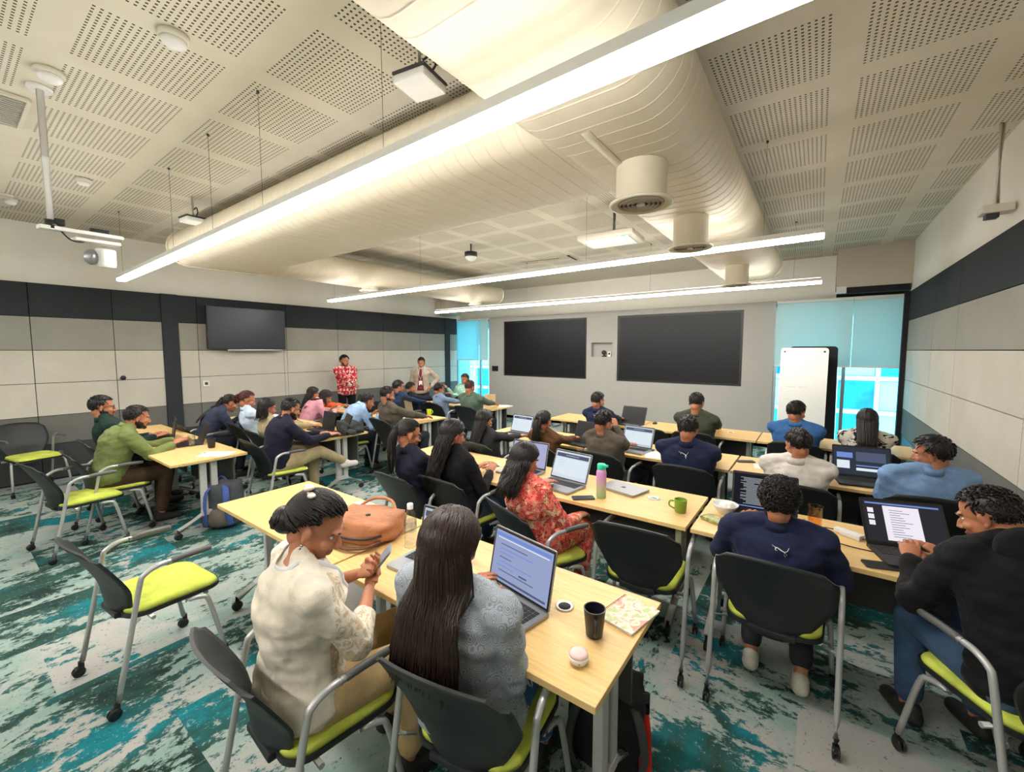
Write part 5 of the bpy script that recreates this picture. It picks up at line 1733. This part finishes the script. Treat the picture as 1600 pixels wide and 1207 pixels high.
laptop(-1.00, 1.27, -11, 'open silver laptop with a lavender web page, right of the very long haired woman', 102, 0.36, 0.245, 'silver', 'web')
laptop(-1.47, 1.335, 3, 'open grey laptop between the cream kurta and the paisley top', 104, 0.33, 0.225, 'silver', 'page', 0.7)
laptop(-2.00, 2.88, 2, 'open laptop with a mauve screen in front of the wavy haired woman in black', 106, 0.36, 0.24, 'silver', 'mauve')
laptop(-1.56, 2.76, -8, 'open silver laptop with a white page in front of the coral floral kurta', 112, 0.345, 0.24, 'silver', 'page')
laptop(-2.97, 4.15, -6, 'open laptop with a white screen in front of the loose dark hair in grey', 108, 0.33, 0.23, 'silver', 'page', 1.1)
laptop(-2.10, 4.16, -14, 'dark open laptop beside the woman in brown', 108, 0.33, 0.23, 'key', 'off')
laptop(-1.52, 4.20, -8, 'open laptop with a pale blue page in front of the taupe sweatshirt', 108, 0.34, 0.235, 'silver', 'page', 0.8)
laptop(-2.10, 5.68, -6, 'dark laptop open in the front row beside the man in navy', 112, 0.36, 0.24, 'key', 'off')
laptop(-0.22, 2.90, 6, 'laptop with white code on a black screen in front of the curly haired man', 104, 0.36, 0.25, 'key', 'code')
laptop(0.46, 2.80, 16, 'open black laptop showing a white document at the right table', 122, 0.36, 0.25, 'key', 'doc', 0.5)
laptop(0.35, 4.22, 8, 'black laptop with a blue and grey picture on its screen before the sky blue polo', 112, 0.38, 0.26, 'key', 'photo')
laptop(-6.22, 1.54, -12, 'dark open laptop in front of the dark green shirt man', 100, 0.33, 0.22, 'key', 'off')
laptop(-5.62, 1.62, -10, 'dark open laptop in front of the olive shirt man', 112, 0.34, 0.23, 'key', 'off')
laptop(-5.20, 2.92, -4, 'dark open laptop turned away beside the khaki top', 100, 0.33, 0.22, 'key', 'off')
laptop(-4.80, 2.86, -22, 'open black laptop in front of the navy sweater man', 112, 0.35, 0.24, 'key', 'off')
laptop(-6.75, 4.42, -10, 'dark open laptop below the red nordic sweater', 112, 0.34, 0.23, 'key', 'off')
laptop(-5.12, 4.48, 160, 'grey laptop seen from its back beside the lime mug', 100, 0.33, 0.23, 'silver', 'page')
laptop(-5.62, 4.52, -10, 'dark laptop screen in front of the brown grey sweater man', 104, 0.34, 0.24, 'key', 'off')

# closed laptop
t = thing('closed_laptop', 'closed silver laptop behind the pink and green bottle', 'laptop', (-1.13, 2.98, TZ), R(-14))
bm = bmesh.new(); slab(bm, rounded_rect(0.31, 0.215, 0.014, 4), 0.002, 0.010); obj('laptop_base', bm, M['silver'], t)
bm = bmesh.new(); slab(bm, rounded_rect(0.31, 0.215, 0.014, 4), 0.0108, 0.018); obj('laptop_lid', bm, M['silver'], t)
bm = bmesh.new(); slab(bm, rounded_rect(0.035, 0.03, 0.012, 4), 0.018, 0.0185); obj('lid_mark', bm, M['dark'], t)

def phone(x, y, z, yaw, label, rot=None, col=None, up=True):
    t = thing('smartphone', label, 'phone', (x, y, z), R(yaw))
    if rot: t.rotation_euler = rot
    bm = bmesh.new(); slab(bm, rounded_rect(0.074, 0.155, 0.011, 4), 0.0005, 0.0085); obj('phone_body', bm, col or M['dark2'], t)
    bm = bmesh.new(); slab(bm, rounded_rect(0.068, 0.149, 0.009, 4), 0.0085, 0.0090); obj('phone_screen', bm, M['screen_off'] if up is not None else (col or M['dark2']), t)
    bm = bmesh.new(); slab(bm, rounded_rect(0.022, 0.034, 0.007, 4), -0.001, 0.0006, Matrix.Translation((0.018, 0.052, 0))); obj('camera_bump', bm, M['dark'], t)
    return t
phone(-1.29, 2.63, TZ, -50, 'black phone lying beside the coral floral kurta laptop')
phone(0.30, 2.63, TZ, -72, 'black phone lying at the front edge of the right table')
phone(-1.40, 4.32, TZ, -80, 'black phone lying by papers in the third row')
phone(-0.50, 4.40, TZ, -60, 'black phone lying right of the third row navy jacket man')
phone(-0.31, 2.68, TZ, 20, 'grey phone lying in front of the white bowl', col=M['silver'])
phone(-1.49, 1.085, 0.865, 0, 'grey blue phone held by the woman in cream', rot=(R(52), R(6), R(-40)), col=plain('grey_blue_phone_case', rgb(130, 136, 150), 0.45), up=None)

def mug(x, y, z, r0, r1, h, mat, label, handle=0.0, name='mug', liquid=None, seg=28, taper=None):
    t = thing(name, label, 'cup', (x, y, z))
    bm = bmesh.new()
    lathe(bm, [(r0 * 0.9, 0.0005), (r0, 0.004), (r1, h), (r1 - 0.004, h), (r0 - 0.004, 0.008), (0.001, 0.008)], seg, cap1=False)
    obj('cup_body', bm, mat, t, True, 40)
    if handle is not None:
        a = R(handle); dx, dy = math.cos(a), math.sin(a); rm = (r0 + r1) / 2
        pts = smooth_path([(dx * rm, dy * rm, h * 0.82), (dx * (rm + 0.028), dy * (rm + 0.028), h * 0.76), (dx * (rm + 0.030), dy * (rm + 0.030), h * 0.42), (dx * (rm - 0.002), dy * (rm - 0.002), h * 0.22)], 5)
        bm = bmesh.new(); tube(bm, pts, 0.0055, 8); obj('cup_handle', bm, mat, t, True)
    if liquid:
        bm = bmesh.new(); lathe(bm, [(r0 * 0.97 - 0.005, 0.012), (r0 + (r1 - r0) * 0.72 - 0.006, h * 0.72), (0.001, h * 0.72)], seg, cap1=False); obj('drink', bm, liquid, t)
    return t
mug(-0.615, 1.36, TZ, 0.030, 0.040, 0.105, plain('matt_black_ceramic', rgb(26, 24, 34), 0.4), 'black mug near the spiral notebook in the foreground', -60)
mug(-0.67, 2.77, TZ, 0.034, 0.040, 0.085, plain('green_ceramic', rgb(122, 152, 44), 0.35), 'olive green mug at the end of the second row table', 190)
mug(-5.03, 4.66, TZ, 0.034, 0.040, 0.09, plain('lime_ceramic', rgb(190, 208, 40), 0.4), 'lime green mug on the left table in front of the two dark haired women', 10)
mug(-5.20, 1.70, TZ, 0.032, 0.042, 0.10, plain('black_cup', rgb(34, 32, 44), 0.5), 'black cup at the corner of the left table with papers', None)
mug(0.03, 3.00, TZ, 0.034, 0.040, 0.125, glass_mat('amber_glass', (1.0, 0.86, 0.66, 1), 0.2), 'amber orange glass tumbler on the right table', None, 'tumbler', glass_mat('orange_drink', (1.0, 0.86, 0.58, 1), 0.1))
mug(-5.45, 1.60, TZ, 0.030, 0.036, 0.12, M['glass'], 'clear glass tumbler beside the dark laptop on the left table', None, 'tumbler')
mug(-4.95, 6.15, TZ, 0.03, 0.036, 0.11, M['glass'], 'clear tumbler on the farthest left table', None, 'tumbler')

# pink and green water bottle
t = thing('water_bottle', 'pink to green water bottle with a turquoise lid on the second row table', 'bottle', (-1.195, 2.72, TZ))
m_, nt_, b_ = new_mat('pink_to_green_paint')
v_, x_, y_, z_ = coords(nt_)
nt_.links.new(ramp(nt_, (z_ / 0.2).s, [(0.05, rgb(150, 190, 128)), (0.45, rgb(186, 176, 160)), (0.75, rgb(206, 146, 198))]), b_.inputs['Base Color']); b_.inputs['Roughness'].default_value = 0.35
bm = bmesh.new(); lathe(bm, [(0.030, 0), (0.034, 0.006), (0.035, 0.10), (0.035, 0.185), (0.030, 0.20), (0.026, 0.205)], 28); obj('bottle_body', bm, m_, t, True, 40)
bm = bmesh.new(); lathe(bm, [(0.028, 0.203), (0.030, 0.207), (0.030, 0.238), (0.026, 0.243), (0.012, 0.246)], 24); box(bm, (0.028, -0.01, 0.235), (0.05, 0.022, 0.016), bevel=0.005)
obj('bottle_lid', bm, plain('turquoise_plastic', rgb(40, 200, 160), 0.4), t, True, 40)

def pet_bottle(x, y, label):
    t = thing('water_bottle', label, 'bottle', (x, y, TZ))
    bm = bmesh.new(); lathe(bm, [(0.024, 0.0), (0.032, 0.006), (0.032, 0.06), (0.030, 0.065), (0.032, 0.07), (0.032, 0.15), (0.026, 0.185), (0.014, 0.205), (0.013, 0.222)], 24); obj('bottle_body', bm, M['glass'], t, True)
    bm = bmesh.new(); lathe(bm, [(0.016, 0.208), (0.0165, 0.232), (0.014, 0.236)], 18); obj('bottle_cap', bm, M['white'], t, True, 40)
    bm = bmesh.new(); lathe(bm, [(0.0325, 0.09), (0.0325, 0.145)], 24, cap0=False, cap1=False); obj('bottle_label', bm, glass_mat('clear_label', (0.75, 0.78, 0.9, 1), 0.4), t, True)
pet_bottle(-1.70, 1.43, 'clear plastic water bottle with a white cap beside the brown bag')
pet_bottle(-5.6, 6.12, 'clear plastic bottle on the farthest left table')

# power bowl, wrapper, adapter
t = thing('bowl', 'white bowl with a paper napkin in it, left of the code laptop', 'bowl', (-0.435, 2.92, TZ))
bm = bmesh.new(); lathe(bm, [(0.035, 0.001), (0.04, 0.004), (0.072, 0.05), (0.078, 0.062), (0.074, 0.062), (0.066, 0.048), (0.035, 0.012), (0.001, 0.010)], 32, cap1=False); obj('bowl_body', bm, M['white'], t, True)
bm = bmesh.new(); b2 = bmesh.new(); bmesh.ops.create_icosphere(b2, subdivisions=3, radius=0.045)
for v in b2.verts: v.co = Vector((v.co.x, v.co.y, v.co.z * 0.7)) * (1 + 0.35 * noise.noise(v.co * 40))
merge(bm, b2, Matrix.Translation((0.01, 0.01, 0.045))); obj('napkin', bm, M['paper'], t)
t = thing('snack_wrapper', 'crumpled foil snack wrapper beside the white bowl', 'wrapper', (-0.47, 2.74, TZ), R(-25))
bm = bmesh.new(); b2 = bmesh.new(); bmesh.ops.create_cube(b2, size=1); bmesh.ops.subdivide_edges(b2, edges=b2.edges[:], cuts=6, use_grid_fill=True)
for v in b2.verts:
    n_ = noise.noise(v.co * 6); e_ = 1 - 0.6 * abs(v.co.x * 2) ** 3
    v.co = Vector((v.co.x * 0.13, v.co.y * 0.075 * (1 + 0.3 * n_), 0.012 + v.co.z * 0.022 * e_ + 0.004 * n_))
merge(bm, b2); obj('wrapper_foil', bm, plain('printed_foil', rgb(150, 150, 90), 0.35, 0.3, var=0.6, vs=50), t, True)
t = thing('power_adapter', 'white charging adapter with a black cable on the right table', 'adapter', (0.20, 2.95, TZ), R(-30))
bm = bmesh.new(); box(bm, (0, 0, 0.014), (0.10, 0.055, 0.027), bevel=0.006); obj('adapter_body', bm, M['white'], t)
bm = bmesh.new(); box(bm, (-0.065, 0.01, 0.014), (0.05, 0.04, 0.024), bevel=0.006); obj('plug', bm, M['white'], t)
bm = bmesh.new()
tube(bm, smooth_path([(-0.09, 0.01, 0.008), (-0.14, -0.02, 0.005), (-0.12, -0.10, 0.005), (0.0, -0.16, 0.005), (0.14, -0.11, 0.005), (0.26, -0.02, 0.005), (0.30, 0.0, 0.006)], 7), 0.003, 6)
tube(bm, smooth_path([(0.05, 0.0, 0.012), (0.09, 0.03, 0.005), (0.14, 0.05, 0.005), (0.18, 0.05, 0.006)], 5), 0.003, 6)
obj('cable', bm, M['dark'], t)

# foreground: notebook, earbud case, papers, brown bag, green folder
t = thing('spiral_notebook', 'spiral notebook with a pale floral cover and red binding beside the black mug', 'notebook', (-0.555, 1.545, TZ), R(-12))
m_, nt_, b_ = new_mat('pastel_floral_cover')
v_, x_, y_, z_ = coords(nt_)
n_ = noise_tex(nt_, v_, 22, 2, 0.5, 0.8)
nt_.links.new(ramp(nt_, n_.outputs[0], [(0.40, rgb(178, 186, 128)), (0.48, rgb(208, 202, 186)), (0.56, rgb(208, 202, 186)), (0.64, rgb(204, 146, 122))]), b_.inputs['Base Color'])
bm = bmesh.new(); slab(bm, rounded_rect(0.15, 0.20, 0.006, 3), 0.0005, 0.010); obj('pages', bm, M['paper'], t)
bm = bmesh.new(); slab(bm, rounded_rect(0.156, 0.206, 0.006, 3), 0.0102, 0.0118); obj('cover', bm, m_, t)
bm = bmesh.new()
for k in range(22):
    y0 = -0.094 + k * 0.009
    pts = [(-0.076 + 0.007 * math.cos(a), y0, 0.006 + 0.008 * math.sin(a)) for a in [2 * math.pi * q / 8 for q in range(9)]]
    tube(bm, pts, 0.0011, 5)
obj('spiral_binding', bm, plain('red_wire', rgb(178, 40, 76), 0.4), t)
t = thing('earbud_case', 'round white and pink earbud case on the nearest table', 'case', (-0.60, 1.205, TZ), R(30))
bm = bmesh.new(); lathe(bm, [(0.006, 0.001), (0.026, 0.004), (0.034, 0.016), (0.034, 0.026), (0.032, 0.028)], 28); obj('case_body', bm, M['white'], t, True)
bm = bmesh.new(); lathe(bm, [(0.032, 0.0285), (0.031, 0.036), (0.022, 0.041), (0.001, 0.042)], 28, cap1=False); obj('case_lid', bm, plain('pale_pink_plastic', rgb(232, 200, 194), 0.35), t, True)
bm = bmesh.new(); box(bm, (0.0, -0.0345, 0.018), (0.008, 0.002, 0.006), bevel=0.001); obj('latch', bm, M['silver'], t)

def sheet(x, y, yaw, label, w=0.21, h=0.297, mat=None, n=1, z=TZ):
    t = thing('paper_sheet', label, 'paper', (x, y, z + 0.0003), R(yaw))
    for k in range(n):
        bm = bmesh.new(); box(bm, (0.004 * k, 0.006 * k, 0.0008 + 0.0012 * k), (w, h, 0.001), rot=(0, 0, R(7 * k))); obj('sheet', bm, mat or M['paper'], t)
sheet(-4.84, 1.62, -55, 'white papers on the corner of the left table next to the black cup', 0.20, 0.28, None, 2)
sheet(-1.26, 4.18, 20, 'white paper beside the taupe sweatshirt laptop', 0.21, 0.28)
sheet(-0.36, 4.30, 8, 'small white paper under the third row phone', 0.12, 0.16)
sheet(-6.9, 4.2, 8, 'white paper in front of the woman in orange', 0.2, 0.28)
sheet(-4.68, 6.22, 0, 'white paper on the farthest left table', 0.2, 0.25)

m_ = plain('green_cardboard', rgb(142, 168, 120), 0.8)
t = thing('folder', 'green folder lying under the brown leather bag', 'folder', (-2.33, 1.60, TZ + 0.0003), R(14))
bm = bmesh.new(); slab(bm, rounded_rect(0.32, 0.20, 0.008, 3), 0.0, 0.004); obj('folder_cover', bm, m_, t)
bm = bmesh.new(); slab(bm, rounded_rect(0.30, 0.18, 0.002, 2), 0.0042, 0.009); obj('folder_pages', bm, M['paper'], t)

def soft_bag(name, label, cat, loc, yaw, size, mat, seed=1, tilt=0.0, squash=0.25):
    t = thing(name, label, cat, loc, R(yaw))
    b2 = bmesh.new(); bmesh.ops.create_cube(b2, size=1); bmesh.ops.subdivide_edges(b2, edges=b2.edges[:], cuts=9, use_grid_fill=True)
    for v in b2.verts:
        p = v.co * 2
        q = Vector(tuple(math.copysign(min(1, abs(c)) ** 1.0, c) for c in p))
        sph = p.normalized() * max(abs(c) for c in p)
        q = q.lerp(sph, 0.42)
        n_ = noise.noise(Vector((q.x * 1.7 + seed, q.y * 1.7, q.z * 1.7)))
        n2 = noise.noise(Vector((q.x * 5 + seed, q.y * 5, q.z * 5)))
        q *= 1 + 0.12 * n_ + 0.04 * n2
        v.co = Vector((q.x * size[0] / 2, q.y * size[1] / 2, (q.z * size[2] / 2 + size[2] / 2)))
        if v.co.z < 0.004: v.co.z = 0.004
    for f in b2.faces: f.smooth = True
    bm = bmesh.new(); merge(bm, b2, Matrix.Identity(4), 0)
    body = obj('bag_body', bm, mat, t, True)
    return t, body
leather = cloth('tan_brown_leather', rgb(176, 118, 84), 0.45)
leather2 = cloth('dark_brown_leather', rgb(98, 60, 42), 0.5)
t, body = soft_bag('handbag', 'large tan brown leather bag lying on the nearest table', 'bag', (-2.02, 1.38, TZ), 18, (0.42, 0.30, 0.13), leather, 3)
bm = bmesh.new(); tube(bm, smooth_path([(-0.20, -0.13, 0.06), (-0.05, -0.160, 0.05), (0.1, -0.16, 0.055), (0.19, -0.12, 0.07)], 6), 0.006, 8); obj('zip', bm, M['dark'], body)
bm = bmesh.new(); tube(bm, smooth_path([(-0.12, -0.15, 0.03), (0.0, -0.20, 0.02), (0.12, -0.19, 0.025), (0.18, -0.12, 0.04)], 6), 0.016, 8, flat=0.4); obj('bag_strap', bm, leather2, t, True)
bm = bmesh.new(); tube(bm, smooth_path([(-0.14, 0.11, 0.10), (-0.06, 0.16, 0.15), (0.06, 0.16, 0.15), (0.13, 0.11, 0.10)], 6), 0.009, 8); obj('bag_handle', bm, leather, t, True)
bm = bmesh.new(); lathe(bm, [(0.014, 0.0), (0.014, 0.004), (0.004, 0.006)], 14, c=(0.04, -0.03, 0.131)); obj('stud', bm, M['dark'], t)

# heaped jackets
for nm, lab, loc, yaw, size, mat, sd in (('jacket', 'dark jacket heaped at the end of the left table beside the black laptop', (-4.76, 3.06, TZ), -10, (0.44, 0.22, 0.15), cloth('dark_grey_jacket', rgb(60, 62, 62)), 5),
                                         ('jacket', 'black jacket bundle on the third left table behind the pink top', (-6.05, 4.25, TZ), 20, (0.40, 0.30, 0.20), black, 9)):
    t, body = soft_bag(nm, lab, 'jacket', loc, yaw, size, mat, sd)
    body.name = 'jacket_body'
    bm = bmesh.new(); tube(bm, smooth_path([(0.05, -0.10, 0.09), (0.15, -0.09, 0.06), (0.26, -0.05, 0.035)], 6), [0.045] * 12 + [0.03], 12, flat=0.7); obj('sleeve', bm, mat, t, True)

# cardboard box at the front left
t = thing('cardboard_box', 'small tan cardboard box on the farthest left table', 'box', (-5.02, 6.20, TZ), R(8))
bm = bmesh.new(); box(bm, (0, 0, 0.10), (0.17, 0.14, 0.198)); obj('box_body', bm, plain('cardboard', rgb(196, 168, 128), 0.8), t)
bm = bmesh.new(); box(bm, (0, 0, 0.2005), (0.165, 0.03, 0.002)); obj('tape', bm, plain('parcel_tape', rgb(170, 140, 100), 0.4), t)
# mice
for x, y, lab in ((-1.88, 4.10, 'black computer mouse left of the taupe sweatshirt'), (-1.82, 5.95, 'black computer mouse on the front row table')):
    t = thing('computer_mouse', lab, 'mouse', (x, y, TZ))
    bm = bmesh.new(); b2 = bmesh.new(); ell(b2, (0, 0, 0.006), (0.030, 0.050, 0.026)); 
    for v in b2.verts: v.co.z = max(v.co.z, 0.001)
    merge(bm, b2); obj('mouse_body', bm, M['dark'], t, True)
    bm = bmesh.new(); lathe(bm, [(0.006, -0.004), (0.006, 0.004)], 12, mat=Matrix.Translation((0, 0.025, 0.029)) @ Matrix.Rotation(R(90), 4, 'Y')); obj('wheel', bm, M['dark2'], t)
# outlet sticker in the second row table
t = thing('table_socket', 'pale oval socket flap let into the second row table near the green mug', 'socket', (-0.88, 2.92, TZ))
bm = bmesh.new(); slab(bm, rounded_rect(0.08, 0.045, 0.02, 5), 0.0004, 0.0022); obj('flap', bm, M['silver'], t)
bm = bmesh.new(); box(bm, (0, 0.0, 0.003), (0.03, 0.004, 0.0016)); obj('finger_slot', bm, M['dark'], t)

# ================================================================ backpacks on the floor
bpm = cloth('slate_backpack_fabric', rgb(76, 80, 84)); bpb = cloth('blue_strap_fabric', rgb(70, 92, 150))
t, body = soft_bag('backpack', 'grey and blue backpack standing on the carpet under the left table corner', 'backpack', (-4.80, 1.64, 0.002), 48, (0.34, 0.24, 0.48), bpm, 7)
for sx_ in (-0.085, 0.085):
    bm = bmesh.new(); tube(bm, smooth_path([(sx_ * 0.6, -0.06, 0.46), (sx_, -0.135, 0.40), (sx_ * 1.15, -0.155, 0.27), (sx_ * 1.25, -0.135, 0.12), (sx_ * 1.3, -0.11, 0.05)], 6), 0.028, 8, flat=0.35); obj('shoulder_strap', bm, bpb, t, True)
bm = bmesh.new(); tube(bm, smooth_path([(-0.05, 0.0, 0.465), (0, 0.0, 0.515), (0.05, 0.0, 0.465)], 6), 0.009, 8); obj('carry_handle', bm, bpb, t, True)
bm = bmesh.new(); b2 = bmesh.new(); ell(b2, (0, -0.10, 0.12), (0.13, 0.05, 0.10)); merge(bm, b2); obj('front_pocket', bm, cloth('taupe_pocket_fabric', rgb(98, 92, 84)), t, True)
t, body = soft_bag('backpack', 'dark backpack on the floor under the right end of the nearest table', 'backpack', (-0.68, 1.66, 0.002), 20, (0.34, 0.24, 0.34), cloth('black_backpack_fabric', rgb(44, 44, 46)), 12)
for sx_ in (-0.08, 0.08):
    bm = bmesh.new(); tube(bm, smooth_path([(sx_, -0.05, 0.33), (sx_ * 1.6, -0.13, 0.28), (sx_ * 1.9, -0.15, 0.14), (sx_ * 1.5, -0.14, 0.03)], 6), 0.02, 8, flat=0.35); obj('shoulder_strap', bm, M['dark2'], t, True)
t = thing('umbrella', 'red folded umbrella leaning against the dark backpack in the foreground', 'umbrella', (-0.50, 1.60, 0.02), 0)
red = cloth('red_umbrella_fabric', rgb(196, 52, 40))
bm = bmesh.new(); tube(bm, [(0.02, -0.02, 0.0), (0.01, 0.0, 0.05), (-0.01, 0.05, 0.16), (-0.02, 0.08, 0.23)], [0.016, 0.026, 0.024, 0.014], 10, flat=0.8); obj('canopy', bm, red, t, True)
bm = bmesh.new(); tube(bm, [(-0.02, 0.08, 0.23), (-0.03, 0.10, 0.30)], [0.016, 0.02], 10); obj('handle', bm, M['dark'], t, True)

# ================================================================ whiteboard
t = thing('whiteboard', 'tall rounded white flip board with faint handwriting in front of the right window', 'whiteboard', (-0.17, 7.75, 0), R(-3))
bm = bmesh.new(); slab(bm, rounded_rect(0.60, 1.72, 0.045, 6), -0.012, 0.012, Matrix.Translation((0, 0, 0.96)) @ Matrix.Rotation(R(84), 4, 'X')); obj('board', bm, plain('white_enamel', rgb(224, 224, 218), 0.18, var=0.01), t)
mm_ = Matrix.Translation((0, 0, 0.96)) @ Matrix.Rotation(R(84), 4, 'X')
bm = bmesh.new(); rnd = random.Random(11)
for k in range(34):
    x0 = rnd.uniform(-0.24, 0.02); y0 = rnd.choice((0.62, 0.56, 0.50, 0.26, 0.22, 0.18, 0.06, 0.0, -0.05))
    pts = [mm_ @ Vector((x0 + 0.012 * q, y0 + rnd.uniform(-0.012, 0.012), 0.0125)) for q in range(5)]
    tube(bm, pts, 0.0012, 4)
obj('handwriting', bm, plain('grey_marker_ink', rgb(150, 156, 168), 0.6), t)
for sx_ in (-0.25, 0.25):
    bm = bmesh.new(); b2 = bmesh.new(); lathe(b2, [(0.013, 0.012), (0.013, 0.024), (0.004, 0.027)], 14, c=(sx_, 0.80, 0)); merge(bm, b2, mm_); obj('magnet', bm, M['dark'] if sx_ > 0 else plain('red_magnet', rgb(150, 50, 50), 0.4), t)
bm = bmesh.new(); slab(bm, rounded_rect(0.62, 1.76, 0.05, 6), -0.02, 0.02, Matrix.Translation((0.10, 0.42, 0.96)) @ Matrix.Rotation(R(-8), 4, 'Z') @ Matrix.Rotation(R(94), 4, 'X')); obj('rear_board', bm, M['gap'], t)
for sy_ in (0.0, 0.42):
    bm = bmesh.new(); tube(bm, [(-0.3, sy_ + 0.05, 0.09), (0.3, sy_ + 0.05, 0.09)], 0.018, 8); obj('foot_bar', bm, M['dark'], t)
    for sx_ in (-0.28, 0.28):
        bm = bmesh.new(); lathe(bm, [(0.02, 0), (0.036, 0.004), (0.036, 0.022), (0.02, 0.026)], 14, mat=Matrix.Translation((sx_ - 0.013, sy_ + 0.05, 0.037)) @ Matrix.Rotation(R(90), 4, 'Y')); obj('wheel', bm, M['dark'], t)
